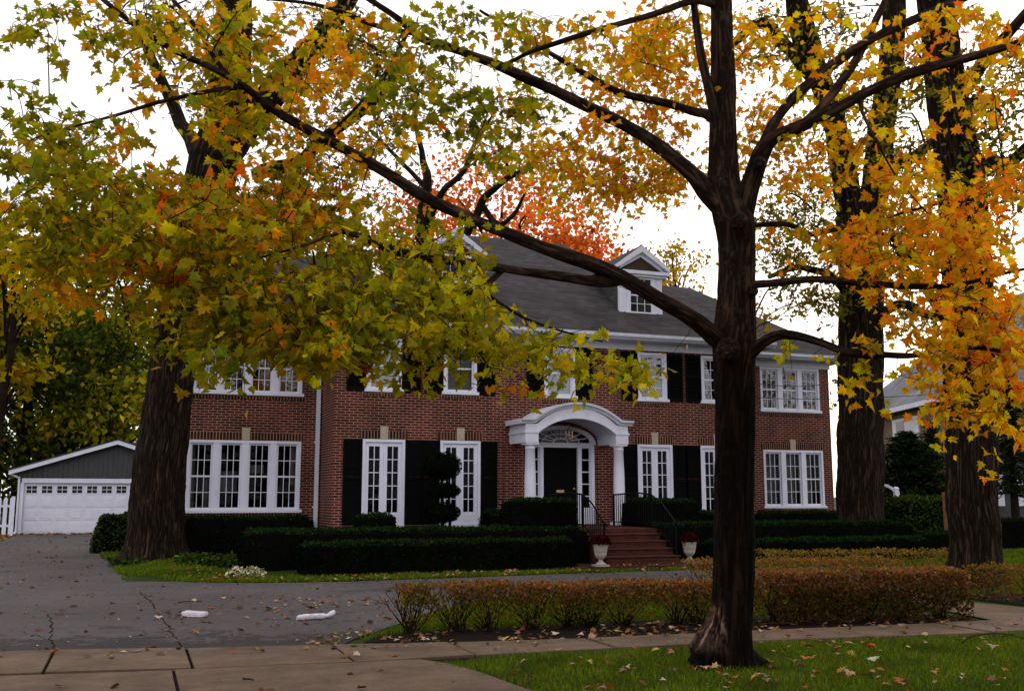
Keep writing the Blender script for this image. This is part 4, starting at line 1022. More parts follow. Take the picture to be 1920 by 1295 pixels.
# pruning scars
for x, y, r_, d in ((1386,416,13,9.22),(1410,545,9,9.36),(1365,655,17,9.24),(1424,306,9,9.2)):
    c = at(x, y, d); n_ = (EYE-c)/np.linalg.norm(EYE-c); q = r_*d/F
    tb.tube([c-n_*.12, c+n_*.02, c+n_*.06], [q*1.35,q*1.25,q*.8], 14, seg=3, amp=.006, colf=lambda p: (1.3,1.2,1.1))
    tb.tube([c+n_*.02, c+n_*.075], [q*.62,q*.5], 12, seg=1, colf=lambda p: (2.4,1.9,1.6))

GRN = (0.1879,0.2218,0.0029); OLV = (0.3171,0.2735,0.0029); YGR = (0.4957,0.4540,0.0072); YEL = (0.6938,0.4352,0.0072); ORG = (0.7738,0.2369,0.0065); RED = (0.7440,0.1231,0.0216); DKG = (0.0846,0.1231,0.0029); GLD = (0.5152,0.3027,0.0036)
PA = [(3,OLV),(2.5,GRN),(1.3,GLD),(1.2,ORG),(1,YGR)]; PB = [(3.5,YGR),(3,OLV),(.5,YEL),(2.5,GRN)]; PC = [(3,ORG),(2,YEL),(2,GLD),(1,OLV),(1,YGR)]
PD = [(4,ORG),(1.5,RED),(3,YEL),(2,GLD),(1,YGR)]; PE = [(3,GRN),(3,OLV),(1,DKG),(1,GLD)]; PF = [(3,YEL),(2,ORG),(2,YGR),(1,GLD)]; PG = [(3.5,OLV),(1.5,GLD),(3.5,GRN),(2.5,YGR),(.7,ORG),(.6,DKG)]
PO = [(4,OLV),(2.5,ORG),(1.5,GLD),(1,RED),(2.5,GRN)]
blobs = [ # x, y, rx, ry, n, dist, ddist, palette
 (120,40,120,55,130,8.6,.7,PE),(40,165,60,70,60,7.6,.4,PE),(30,60,70,70,50,7.6,.5,PE),(420,60,200,75,600,8.9,.9,PA),(250,30,110,50,190,8.6,.7,PA),(600,60,110,70,220,9.4,.8,PC),
 (470,200,120,75,420,8.8,.9,PA),(300,150,60,60,60,8.6,.4,PC),(560,140,70,60,120,9.2,.8,PC),(120,240,130,38,240,7.7,.6,PE),(90,300,130,35,200,7.7,.6,PE),(280,235,60,30,30,7.9,.4,PC),
 (170,380,210,85,1100,8.0,.9,PG),(420,370,170,80,950,8.2,.9,PO),(340,440,230,80,900,8.0,.9,PG),(560,340,110,80,330,8.6,.7,PA),(620,250,80,60,110,8.9,.6,PC),(80,460,110,60,350,7.8,.7,PG),
 (500,520,170,80,900,8.0,.8,PG),(430,600,120,70,480,7.9,.7,PE),(560,620,150,75,750,8.0,.8,PG),(250,540,80,60,140,7.7,.5,PA),(310,470,90,50,190,7.8,.5,PO),(690,560,130,80,750,8.3,.8,PB),(680,640,130,50,420,8.2,.7,PB),
 (760,450,120,60,330,8.7,.7,PB),(820,520,110,60,420,8.5,.7,PB),(870,590,80,60,330,8.6,.6,PB),(640,400,80,50,170,8.7,.7,PG),(450,680,60,25,60,7.7,.4,PE),(850,650,90,45,240,8.5,.5,PB),
 (960,650,90,40,200,8.6,.5,PB),(1060,640,80,35,170,8.6,.5,PB),(1090,685,100,32,150,8.5,.5,PB),(1190,685,50,30,55,8.5,.4,PB),(975,735,28,28,18,8.5,.3,PC),(780,700,60,30,50,8.4,.4,PB),(590,690,30,25,16,8.0,.3,PG),(890,735,25,20,10,8.5,.3,PC),
 (800,160,150,75,420,9.0,.8,PE),(720,80,90,60,170,9.4,.7,PA),(950,200,90,60,190,9.0,.6,PE),(900,270,80,60,60,9.2,.6,PB),(850,40,110,40,150,9.2,.6,PE),(1000,40,110,40,150,9.4,.7,PA),(720,260,90,60,90,9.2,.6,PC),(700,370,80,50,80,9.2,.6,PC),
 (1120,70,110,55,180,9.6,.8,PC),(1240,90,80,70,230,10.6,.9,PC),(1120,290,110,60,250,10.6,.9,PF),(1090,345,100,45,110,10.8,.9,PF),(1200,230,100,60,160,10.6,.9,PC),(1000,290,70,50,50,10.6,.8,PF),(1270,300,50,60,60,10.6,.8,PC),(1090,220,40,30,30,9.2,.4,PD),(1190,340,60,30,60,10.6,.7,PF),
 (1260,40,90,50,130,10.8,.9,PC),(1180,150,80,60,110,10.8,.9,PF),(1050,130,90,60,90,10.8,.9,PA),(1230,330,90,50,120,11,.9,PF),(980,220,80,50,60,10.9,.9,PF),(900,300,80,50,30,10.8,.9,PA),(1310,160,40,80,60,10.9,.8,PC),(1420,60,70,60,70,11,.9,PF),(1400,300,50,50,60,11,.9,PC),(620,170,80,60,60,10.5,.8,PA),
 (1430,220,70,70,130,10.8,.9,PC),(1480,270,60,60,90,10.8,.8,PC),(1400,110,60,60,60,10.6,.8,PC),(1530,140,80,60,120,9.9,.7,PF),(1600,250,70,60,170,9.4,.6,PF),(1520,330,60,50,50,10.4,.6,PC),
 (1690,300,110,80,330,9.2,.8,PF),(1640,440,110,60,330,9.6,.8,PC),(1760,380,110,90,400,9.0,.8,PC),(1830,450,110,90,600,8.8,.8,PD),(1740,500,100,55,420,9.2,.8,PC),(1880,330,60,70,170,9.0,.7,PD),(1560,430,60,40,70,9.9,.5,PC),
 (1840,580,100,60,500,8.6,.7,PC),(1850,690,90,75,520,8.4,.6,PF),(1760,640,70,50,160,8.5,.6,PF),(1800,745,50,38,110,8.3,.4,PF),(1900,760,40,50,90,8.2,.4,PC),(1890,640,50,90,240,8.4,.6,PD),(1690,610,50,40,50,8.6,.4,PC),
 (1700,40,200,60,290,9.8,.8,PF),(1860,130,90,70,240,9.0,.7,PF),(1820,40,110,50,180,9.6,.8,PD),(1640,120,60,40,60,9.6,.6,PF),(1570,40,70,50,70,9.9,.6,PC),
 (1640,690,50,22,40,8.7,.3,PF),(1500,645,40,20,16,9.1,.3,PB),(1530,670,16,22,12,9.1,.2,PB),(1640,630,40,14,16,8.9,.2,PC),(1295,632,14,8,3,9.3,.1,PF),(1330,710,6,6,1,9.3,.1,PC),(1450,430,50,20,20,9.9,.4,PC)]
twigs = []; LP = []; LT = []; LC = []; LS = []
for x, y, rx, ry, n, d, dd, pal in blobs:
    far = d >= 10.3; low = y > 600
    if low and x < 1000: y -= 16; ry *= .82
    left = int(n*(2.3 if far else .85 if y < 330 else 1.15)*(.70 if x > 1620 and y < 350 else .52 if x > 1700 and y > 350 else .85 if x > 1500 else .66 if (low and x > 900) else .76 if 330 < y and x < 900 else 1))
    while left > 0:
        k = min(left, rnd.randint(6, 11)); left -= k
        while True:
            u, v = rnd.gauss(0,.5), rnd.gauss(0,.5)
            if u*u+v*v < 1.15: break
        s0 = at(x+rx*u, y+ry*v, max(6.3, d+rnd.gauss(0,dd*.6)))
        dr = np.array([rnd.gauss(0,1), rnd.gauss(0,1), rnd.gauss(-.25,.35)]); dr /= np.linalg.norm(dr); ln = rnd.uniform(.22,.5)
        s1 = s0+dr*ln+np.array([0,0,-.06]); twigs.append((s0, s1))
        pc = palette(1, pal, 0)[0]
        for j in range(k):
            f = (j+.6)/k; p = s0+(s1-s0)*f; sd = np.array([rnd.gauss(0,1), rnd.gauss(0,1), rnd.gauss(-.5,.6)]); sd /= np.linalg.norm(sd)
            LP.append(p+sd*rnd.uniform(.03,.11)); LT.append(sd+dr*.5+np.array([0,0,-.35])); LC.append((pal, pc)); LS.append(.80 if far else 1.0)
LP = np.array(LP); LT = np.array(LT); N = len(LP)
cols = np.zeros((N,3))
for i, (pal, pc) in enumerate(LC): 
    w = rnd.choices(pal, [q[0] for q in pal])[0][1]; f = rnd.random()*.75
    cols[i] = np.array(w)*(1-f)+pc*f
cols *= (1+rng.normal(0,.18,(N,1)))*(1+rng.normal(0,.06,(N,3))); cols = np.clip(cols,.01,.8)
V = leaves(LP, .083*np.array(LS)*(.55+.75*rng.random(N)), cols, MAPLE, LT, .35, .8)
link('crown', fast_mesh('crown', *V[:4], V[4], [M['leaf']]), maple)
# connect the twigs to the nearest wood so that the finer branching forms by itself
NP = [p for p, r_ in nodes if True]; NA = np.array(NP)
order = sorted(range(len(twigs)), key=lambda i: float(np.min(np.sum((NA-twigs[i][0])**2, 1))))
cap_ = len(NA)+len(twigs)*4; buf = np.zeros((cap_,3)); buf[:len(NA)] = NA; cnt = len(NA)
for i in order:
    s0, s1 = twigs[i]; dd_ = np.sum((buf[:cnt]-s0)**2, 1); j = int(np.argmin(dd_)); q = buf[j].copy(); L = math.sqrt(dd_[j])
    mid = (q+s0)/2+np.array([rnd.gauss(0,.06)*L, rnd.gauss(0,.06)*L, .10*L]); r0 = min(.011, .0028+.0045*L)
    tb.tube([q, mid, s0, s1], [r0, r0*.75, .0028, .0014], 4, seg=2, cap=False)
    for p in (mid, s0, (s0+s1)/2): buf[cnt] = p; cnt += 1
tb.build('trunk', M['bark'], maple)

# --- the big elms
def elm(label, base, limbs, blobs, size, name='elm_tree', tw=True, group=None, mat='elm_bark', tmpl=OAKL, nbranch=1.0, amp=.035):
    o = empty(name, label, 'tree', base, group); m = MB(); nd = []
    for k, L in enumerate(limbs):
        big = L[0][2] > 20
        p, r_ = limb(m, L, amp=amp if big else amp*.3, n=84 if big else 12, sub=14 if big else 6, wig=.08 if big else .6, fs=13, vs=1.2,
                     mod=(lambda w, l, q: 1+.06*math.cos(4*math.atan2(w[1],w[0])+q[2]*.5)+.28*max(0,(.7-(q[2]-base[2]))/.7)**2*(1+.5*math.cos(6*math.atan2(w[1],w[0])))) if k == 0 else None)
        nd.extend(p)
    P = []; C = []; tws = []
    for x, y, rx, ry, n, d, dd, pal in blobs:
        left = n
        while left > 0:
            k = int(min(max(left,2), rnd.randint(10,22))); left -= k*.68
            c = at(x+rx*rnd.gauss(0,.5), y+ry*rnd.gauss(0,.5), d+rnd.gauss(0,dd)); tws.append(c); pc = palette(1, pal, .15)[0]
            for j in range(k):
                P.append(c+np.array([rnd.gauss(0,.28), rnd.gauss(0,.28), rnd.gauss(0,.17)])); C.append(.5*pc+.5*palette(1, pal, .2)[0])
    P = np.array(P); C = np.array(C); N = len(P)
    V = leaves(P, size*(.6+.8*rng.random(N)), C, tmpl, None, .5, .8); link('crown', fast_mesh('crown', *V[:4], V[4], [M['leaf']]), o)
    A = np.array(nd)
    tws.sort(key=lambda c: float(np.min(np.sum((A-c)**2,1))))
    buf = np.zeros((len(A)+3*len(tws),3)); buf[:len(A)] = A; cnt = len(A)
    for c in tws:
        if rnd.random() > nbranch: continue
        d2 = np.sum((buf[:cnt]-c)**2,1); j = int(np.argmin(d2)); q = buf[j].copy(); L = math.sqrt(d2[j]); r0 = min(.06,.008+.016*L)
        mid = (q+c)/2+np.array([rnd.gauss(0,.12)*L, rnd.gauss(0,.12)*L, rnd.gauss(.12,.08)*L])
        m.tube([q, mid, c, c+np.array([rnd.gauss(0,.3),rnd.gauss(0,.3),rnd.gauss(.1,.2)])], [r0,r0*.7,.008,.004], 5, seg=3, cap=False)
        buf[cnt] = mid; buf[cnt+1] = c; buf[cnt+2] = (mid+c)/2; cnt += 3
    m.build('trunk', M[mat], o); return o
FG = [(3,(.10,.105,.012)),(2,(.16,.14,.012)),(2,(.25,.16,.016)),(1,(.06,.07,.010))]
FO = [(3,(.24,.16,.016)),(2,(.48,.18,.02)),(2,(.13,.115,.012)),(1,(.3,.22,.02))]
DL = 23.7
elm('large elm with thick furrowed trunk beside the driveway, before the left wing', tuple(at(287,1053,DL)),
  [[(288,1066,51,DL),(290,1035,50,DL),(294,960,48,DL),(300,880,46,DL),(310,790,43.5,DL),(322,700,42,DL),(335,600,43,DL),(358,480,43,DL),(388,360,44,DL),(408,290,46,DL),(425,225,40,DL),(434,130,34,DL),(440,20,30,DL),(446,-120,24,DL)],
   [(415,300,30,DL),(455,240,30,DL),(500,190,27,DL),(550,130,24,DL),(600,70,20,DL),(645,10,17,DL),(690,-60,14,DL)],
   [(480,330,14,DL),(560,300,13,24.5),(640,235,11,24),(700,190,10,23.5),(760,120,8,23)],
   [(400,330,16,DL),(350,250,13,25.5),(300,150,10,26),(260,40,7,26)]],
  [(700,130,90,90,500,24,1.5,FG),(640,60,80,60,300,24.5,1.5,FG),(720,260,70,70,260,24,1.5,FG),(420,120,150,90,600,25,2,FG),(300,60,120,60,300,26,2,FG),(540,230,80,60,260,24.5,1.5,FO),(620,330,80,60,260,25,1.5,FO),(560,420,90,50,240,25,1.5,FG)], .13)
DA = 27.3
elm('nearer to the house of two thick elm trunks on the right, beside the right wing', tuple(at(1612,1040,DA)),
  [[(1612,1050,47,DA),(1612,1020,45,DA),(1612,960,42,DA),(1613,880,41,DA),(1614,780,40,DA),(1614,680,39,DA),(1614,600,38,DA),(1614,520,38,DA),(1612,450,40,DA),(1606,400,38,DA)],
   [(1608,450,30,DA),(1590,370,24,DA),(1578,300,22,27),(1562,220,20,27),(1530,130,19,26.8),(1500,60,18,26.6),(1485,-40,15,26.5)],
   [(1616,450,30,DA),(1640,360,26,DA),(1650,260,24,27.6),(1668,140,22,27.8),(1676,20,20,28),(1680,-80,16,28)],
   [(1540,160,12,26.8),(1480,90,12,26.5),(1430,45,11,26.2),(1390,70,8,26),(1350,100,6,26)],
   [(1535,120,12,26.8),(1515,50,12,26.6),(1495,-40,10,26.6)],
   [(1630,600,10,27),(1690,570,9,26.5),(1750,590,8,26),(1800,560,5,26)],[(1600,560,9,27),(1560,520,8,26.5),(1500,500,6,26),(1440,520,4,26)],
   [(1650,330,12,27.5),(1700,300,11,27.2),(1770,250,9,27),(1830,180,7,27)]],
  [(1500,400,80,60,420,26.5,1.5,FG),(1470,470,70,50,300,26.2,1.5,FG),(1560,480,70,60,330,26.5,1.5,FO),(1520,560,80,40,300,26.2,1.2,FG),(1480,60,90,60,300,26.5,1.5,FG),(1620,180,80,90,380,27,1.5,FG),(1690,300,90,90,480,27,1.5,FG),(1560,300,60,60,200,27,1.3,FO),(1690,450,80,60,360,27,1.3,FG),(1720,600,60,40,240,26.3,1.2,FO),(1585,690,20,60,110,29.5,.8,FG),(1430,600,40,30,70,26,1,FO),(1560,30,60,40,160,27,1,FG)], .14)
DB = 18.4
elm('thick elm trunk at the right, nearer the pavement, rising behind rust pink hedge', tuple(at(1827,1100,DB)),
  [[(1828,1112,54,DB),(1828,1085,52,DB),(1827,1020,47,DB),(1824,920,46,DB),(1822,820,44,DB),(1820,720,43,DB),(1816,600,42,DB),(1812,480,41,DB),(1802,360,39,DB),(1786,240,36,DB),(1768,120,33,DB),(1754,20,31,DB),(1742,-100,28,DB)],
   [(1812,330,16,DB),(1850,305,14,18),(1890,305,12,17.6),(1930,270,10,17.3),(1980,230,8,17)],
   [(1890,306,9,17.6),(1910,330,7,17.4),(1935,340,5,17.2)],
   [(1790,200,14,DB),(1850,110,12,18.2),(1900,50,10,18),(1960,-10,8,18)],
   [(1800,640,10,DB),(1745,560,8,18.4),(1700,500,6,18.5),(1670,430,4,18.6)]],
  [(1870,240,60,80,330,17.8,1.0,FG),(1880,360,50,60,200,17.5,1.0,FG),(1900,130,60,60,200,17.8,1.0,FO),(1720,140,60,80,200,18.5,1,FG),(1700,440,60,60,160,18.6,1,FO)], .12)

# --- woods and trees behind
def wild(name, label, px, py, d, h_px, w_px, trunk_r, n, pal, size=.22, dens=26, crown=(.25,1.0), tmpl=CARD, group=None, lean=0.0, limbs=9, foot=None):
    """a free standing tree: foot at photo point (px,py) at distance d, height and crown width in photo px"""
    b = at(px, py, d) if foot is None else foot; b = np.array([b[0], b[1], 0]); k = d/F; H = h_px*k; W = w_px*k/2
    o = empty(name, label, 'tree', tuple(b), group); m = MB()
    top = b+np.array([lean*H, rnd.gauss(0,.2), H*.93])
    spine = [b, b+(top-b)*.3+np.array([rnd.gauss(0,.15),rnd.gauss(0,.15),0]), b+(top-b)*.6+np.array([rnd.gauss(0,.25),rnd.gauss(0,.25),0]), top]
    m.tube(spine, [trunk_r*1.15, trunk_r*.85, trunk_r*.5, .03], 10, seg=6, wig=.3)
    cl = []; z0, z1 = H*crown[0], H*crown[1]
    for _ in range(dens):
        while True:
            u, v, w = rnd.uniform(-1,1), rnd.uniform(-1,1), rnd.uniform(-1,1)
            if .12 < u*u+v*v+w*w < 1: break
        cl.append(b+np.array([lean*H*.6+u*W, v*W, (z0+z1)/2+w*(z1-z0)/2]))
    for c in cl[:limbs*2]:
        t_ = min(.9, max(.15, (c[2]-.25*(z1-z0)*.5)/H*.85)); s = b+(top-b)*t_; mid = (s+c)/2+np.array([0,0,.08*H*rnd.random()])
        m.tube([s, mid, c], [max(.03,trunk_r*.35*(1-t_*.6)), trunk_r*.18, .015], 6, seg=4, wig=.8, cap=False)
    m.build('trunk', M['trunk_far'], o)
    P = []; C = []; R_ = W*1.0/(dens**.33)*1.05
    for i in range(n):
        c = cl[rnd.randrange(len(cl))]; P.append(c+np.array([rnd.gauss(0,R_*.55), rnd.gauss(0,R_*.55), rnd.gauss(0,R_*.42)]))
    P = np.array(P); tone = {id(c): rnd.uniform(.6,1.35) for c in cl}
    C = palette(n, pal, .25); 
    sh = np.array([mnoise.noise(Vector((p[0]*.5, p[1]*.5, p[2]*.5))) for p in P])[:,None]; C = C*(1+.7*sh)
    P[:,2] = np.maximum(P[:,2], .1)
    V = leaves(P, size*(.6+.8*rng.random(n)), np.clip(C,.002,.8), tmpl, None, .4, .9); link('crown', fast_mesh('crown', *V[:4], V[4], [M['leaf']]), o); return o
DKW = [(4,(0.024,0.044,0.0051)),(2,(0.060,0.085,0.0068)),(1,(0.170,0.170,0.0102))]; GW = [(3,(0.102,0.128,0.0068)),(2,(0.255,0.238,0.0102)),(2,(0.043,0.068,0.0051)),(1,(0.442,0.323,0.0136))]
YW = [(3,(.42,.34,.008)),(2,(.26,.24,.007)),(1,(.45,.24,.01))]; MW = [(3,(0.204,0.221,0.0085)),(2,(0.340,0.289,0.0102)),(1,(0.068,0.102,0.0068))]
GT = 'trees of the dark wood behind the garage'
wild('background_tree','dark green tree at the left edge behind the garage','' or 30,985,50,480,330,.35,8500,DKW,.22,40,(.05,1.0),group=GT)
wild('background_tree','dark tree with bare limbs above the left end of the garage roof',120,985,54,440,260,.4,7000,DKW,.22,36,(.1,1.0),group=GT)
wild('background_tree','olive tree behind the garage gable and left elm',225,985,58,520,300,.4,8500,GW,.22,40,(.08,1.0),group=GT)
wild('background_tree','taller green tree behind the left elm trunk',330,985,66,640,330,.45,8500,MW,.23,40,(.1,1.0),group=GT)
wild('background_tree','yellow leaved tree at the far left edge',-15,985,44,640,230,.3,2600,YW,.26,26,(.42,1.0),group=GT)
wild('background_tree','green and yellow tree rising behind the middle of the garage',150,985,72,600,260,.4,4200,GW,.34,34,(.3,1.0),group=GT)
wild('background_tree','dense dark tree farthest left, filling behind the fence',-20,985,60,520,330,.4,7500,DKW,.26,44,(.0,1.0),group=GT)
wild('background_tree','low olive yellow tree just behind the garage roof ridge',190,985,50,300,300,.25,4200,GW,.24,40,(.0,1.0),group=GT)
wild('background_tree','green tree behind the left wing roof, left of the chimney',520,985,60,640,260,.4,3200,MW,.32,30,(.35,1.0))
RW_ = [(4,(.64,.13,.035)),(3,(.58,.20,.03)),(1,(.36,.08,.035))]
wild('red_oak','red leaved oak rising behind the middle of the roof ridge',940,985,62,700,450,.5,10500,RW_,.25,80,(.48,1.0))
wild('red_oak','lower red oak behind the roof between oak crown and right dormer',1090,985,66,555,230,.4,3600,RW_,.24,34,(.55,1.0))
wild('yellow_tree','small yellow tree behind the roof, right of the right dormer',1275,985,60,535,150,.3,1700,[(3,(.40,.26,.03)),(1,(.25,.2,.03))],.20,26,(.6,1.0))
wild('background_tree','pale orange tree behind the chimney side of the roof',740,985,64,560,260,.4,1700,[(3,(.25,.11,.03)),(2,(.18,.14,.03))],.22,30,(.5,1.0))
SB = [(3,(.10,.08,.02)),(2,(.16,.10,.02))]
wild('street_tree','thinly leaved tree across the street, mirrored in the upper left windows',0,0,60,600,560,.4,2600,SB,.30,46,(.25,1.0),limbs=22,foot=(-2.5,-62))
wild('street_tree','thinly leaved tree across the street, mirrored in the upper right windows',0,0,60,600,640,.4,3000,SB,.30,52,(.25,1.0),limbs=25,foot=(48,-58))
# bare branched tree in front of the red oak
DM = 44
elm('half bare tree with crooked dark limbs behind the roof ridge', tuple(at(795,930,DM)),
  [[(795,960,14,DM),(792,700,13,DM),(790,500,12,DM),(795,400,11,DM),(800,340,8,DM),(790,280,5,DM),(775,210,3,DM)],
   [(793,430,9,DM),(830,360,6,43),(870,320,5,43),(895,260,3.5,42.5),(930,210,2,42)],
   [(880,430,9,43),(910,370,7,42.5),(960,330,5.5,42),(1010,310,3,42)],[(790,560,10,DM),(840,500,9.5,43.5),(880,430,9,43),(888,410,6,43)],[(905,385,6,42.6),(935,420,5,42.5),(965,400,4,42.3),(985,360,2,42)],
   [(798,350,5,DM),(740,290,3.5,44.5),(690,240,2,45)],[(955,332,4,42),(950,290,3,42),(965,260,2,42)]],
  [(800,240,80,60,160,43.5,1.5,FO),(900,250,80,50,160,42.5,1.5,FO),(1000,320,60,40,120,42,1.5,FO),(740,360,50,50,120,44,1.5,FO)], .16, name='bare_tree', mat='bark', amp=.01)
# evergreens and garden on the right
EV = [(4,(.008,.018,.006)),(3,(.016,.034,.010)),(2,(.030,.055,.014))]
def spruce(label, px, py, d, h_px, w_px, n, pal=EV, name='pine_tree', crown0=.06):
    b = at(px, py, d); b = np.array([b[0], b[1], 0]); k = d/F; H = h_px*k; W = w_px*k/2
    o = empty(name, label, 'tree', tuple(b)); m = MB(); m.tube([b, b+np.array([0,0,H*.5]), b+np.array([0,0,H])], [.16,.1,.02], 8); P = []; T = []
    nb = 46
    for i in range(nb):
        f = crown0+(1-crown0)*(i/nb); a = i*2.399; L = W*(1-f)**.7*rnd.uniform(.75,1.1); z = H*f
        e = b+np.array([math.cos(a)*L, math.sin(a)*L, z-.10*L]); s = b+np.array([0,0,z]); mid = (s+e)/2+np.array([0,0,.08*L]); m.tube([s, mid, e], [.035,.02,.008], 4, seg=3, cap=False)
        for j in range(n//nb):
            t_ = rnd.random()**.7; p = s+(e-s)*t_+np.array([0,0,.32*L*t_*(1-t_)]); P.append(p+np.array([rnd.gauss(0,.16),rnd.gauss(0,.16),rnd.gauss(0,.07)])*(.6+.6*L)); T.append((e-s)+np.array([rnd.gauss(0,.8),rnd.gauss(0,.8),.3]))
    m.build('trunk', M['trunk_far'], o); P = np.array(P); N = len(P)
    V = leaves(P, .20*(.6+.8*rng.random(N)), palette(N, pal, .35), (np.array([(-.09,-.3,0),(.09,-.3,.02),(.05,.6,-.05),(-.05,.6,.03)])*1.1, [(0,1,2,3)]), np.array(T), 1.0, .35)
    link('crown', fast_mesh('crown', *V[:4], V[4], [M['hedge_leaf']]), o)
spruce('dark green spreading pine between the right elms, before the neighbouring house', 1708, 955, 38, 200, 290, 19000)
spruce('young pine with lighter needles against the neighbouring brick wall', 1755, 955, 37, 225, 120, 4200, [(3,(.02,.04,.012)),(2,(.04,.065,.018))])
spruce('slim dark pine at the far right, beyond the last elm', 1905, 975, 33, 330, 130, 6500, [(3,(.014,.03,.008)),(2,(.035,.055,.012))], crown0=.28)
# arbor
ab = empty('garden_arbor', 'white arched garden arbor partly hidden by the right elm', 'arbor', tuple(at(1628,1000,34)))
A0 = at(1574,1000,34.6); A1 = at(1683,1000,33.8); A0[2] = A1[2] = 0; zt = 1.75
ax = (A1-A0); L = np.linalg.norm(ax); ax /= L; ay = np.array([-ax[1],ax[0],0])
for c in (A0, A1):
    for s in (0,.7):
        m = MB(); q = c+ay*s; m.box(q[0]-.05,q[0]+.05,q[1]-.05,q[1]+.05,0,zt); m.lathe((q[0],q[1],zt),[(.07,0),(.07,.02),(.03,.04),(.06,.09),(.06,.12),(.01,.17)],10); m.build('post', M['white'], ab)
for s in (0,.7):
    m = MB(); pts = [A0+ax*(L/2)*(1-math.cos(math.pi*k/16))+ay*s+np.array([0,0,zt-.1+.42*math.sin(math.pi*k/16)]) for k in range(17)]
    for a, b_ in zip(pts, pts[1:]): m.bar(a, b_, .05, .05)
    m.build('arch_rail', M['white'], ab)
for k in range(2,15,2):
    p = A0+ax*(L/2)*(1-math.cos(math.pi*k/16))+np.array([0,0,zt-.065+.42*math.sin(math.pi*k/16)]); m = MB(); m.bar(p, p+ay*.7, .03, .03); m.build('slat', M['white'], ab)
m = MB(); p = A0+np.array([0,0,1.42]); m.bar(p, A1+np.array([0,0,1.42]), .05, .08); m.build('rail', M['white'], ab)
q = at(1777,1000,30); m = MB(); m.box(q[0]-.07,q[0]+.07,q[1]-.07,q[1]+.07,0,1.72); tag(m.build('wooden_post', M['wood_post'], bevel=.02), 'plain orange brown wooden post left of the nearest elm trunk', 'post')
q = at(1718,1000,32.2); m = MB(); m.box(q[0]-.05,q[0]+.05,q[1]-.05,q[1]+.05,0,1.25); m.lathe((q[0],q[1],1.25),[(.06,0),(.03,.03),(.055,.08),(.01,.13)],8); tag(m.build('white_post', M['white']), 'white garden post half buried in the leafy green hedge', 'post')

# neighbouring house: a wall running away to the left and a front beyond the elm
nh = empty('neighbour_house', 'neighbouring peach brick house with blue grey roof between the right elms', 'house', tuple(at(1800,985,44)))
Pn = at(1830,728,40.5); Pf = at(1600,790,56); zE = 5.75
P0 = np.array([Pn[0],Pn[1],0]); dv = np.array([Pf[0]-Pn[0], Pf[1]-Pn[1], 0]); Ln = np.linalg.norm(dv); dv /= Ln; nv = np.array([dv[1],-dv[0],0])
if np.dot(nv, EYE-P0) < 0: nv = -nv
def W(u, o, z): return P0+dv*u+nv*o+np.array([0,0,z])
m = MB(); m.poly([W(0,0,0),W(Ln,0,0),W(Ln,0,zE),W(0,0,zE)]); m.poly([W(0,0,0),W(0,-12,0),W(0,-12,zE),W(0,0,zE)]); m.poly([W(Ln,0,0),W(Ln,-12,0),W(Ln,-12,zE),W(Ln,0,zE)]); m.build('wall', M['peach_brick'], nh)
m = MB(); r1 = [W(-.5,.5,zE+.05),W(Ln+.5,.5,zE+.05),W(Ln-4,-6,zE+5.6),W(3,-6,zE+5.6)]; m.poly(r1); m.poly([W(-.5,.5,zE+.05),W(3,-6,zE+5.6),W(-.5,-12.5,zE+.05)]); m.poly([W(Ln+.5,.5,zE+.05),W(Ln+.5,-12.5,zE+.05),W(Ln-4,-6,zE+5.6)]); m.poly([W(-.5,-12.5,zE+.05),W(3,-6,zE+5.6),W(Ln-4,-6,zE+5.6),W(Ln+.5,-12.5,zE+.05)]); m.build('roof', M['roof_far'], nh)
m = MB(); m.bar(W(-.5,.48,zE-.08),W(Ln+.5,.48,zE-.08),.14,.22); m.build('gutter', M['white_trim'], nh)
def nwin(u0, u1, z0, z1):
    m = MB(); m.bar(W(u0,.04,(z0+z1)/2),W(u1,.04,(z0+z1)/2),.08,z1-z0); w_ = m.build('window', M['white'], nh)
    for k in range(2):
        a = u0+(u1-u0)*(.12+.4*k); b_ = a+(u1-u0)*.34; g = MB(); zz = (z0+z1)/2
        g.poly([W(a,.085,z0+.12),W(b_,.085,z0+.12),W(b_,.085,z1-.12),W(a,.085,z1-.12)]); g.build('pane', M['dark_glass'] if k else M['shade'], w_)
for px, pw in ((1698,22),(1722,0),):
    pass
def u_at(px, py):                              # where the line of sight meets the side wall
    d = ray(px, py); n_ = np.dot(nv, d); t_ = np.dot(nv, P0-EYE)/n_; q = EYE+d*t_; return np.dot(q-P0, dv), q[2]
ua, za = u_at(1724,780); ub, zb = u_at(1676,800); nwin(min(ua,ub), max(ua,ub), za-1.5, za+.05)
# white porch panels right of the last elm
po = empty('neighbour_porch', 'pale blue white porch doors behind the last elm at right', 'porch', tuple(at(1900,990,39)))
for k, (x0, x1, y0, y1) in enumerate(((1864,1880,880,948),(1906,1922,888,908),(1909,1924,925,948),(1940,1975,880,948))):
    a = at(x0,y1,39); b_ = at(x1,y0,39); m = MB(); m.prism([(a[0],a[1],a[2]),(b_[0],b_[1],a[2]),(b_[0],b_[1],b_[2]),(a[0],a[1],b_[2])], (.03,.1,0)); m.build('door_panel', M['white'], po)
a = at(1852,1000,39.1); b_ = at(1990,840,39.1); m = MB(); m.prism([(a[0],a[1],0),(b_[0],b_[1],0),(b_[0],b_[1],3.3),(a[0],a[1],3.3)], (.05,.2,0)); m.build('wall', M['grey_siding'], po)

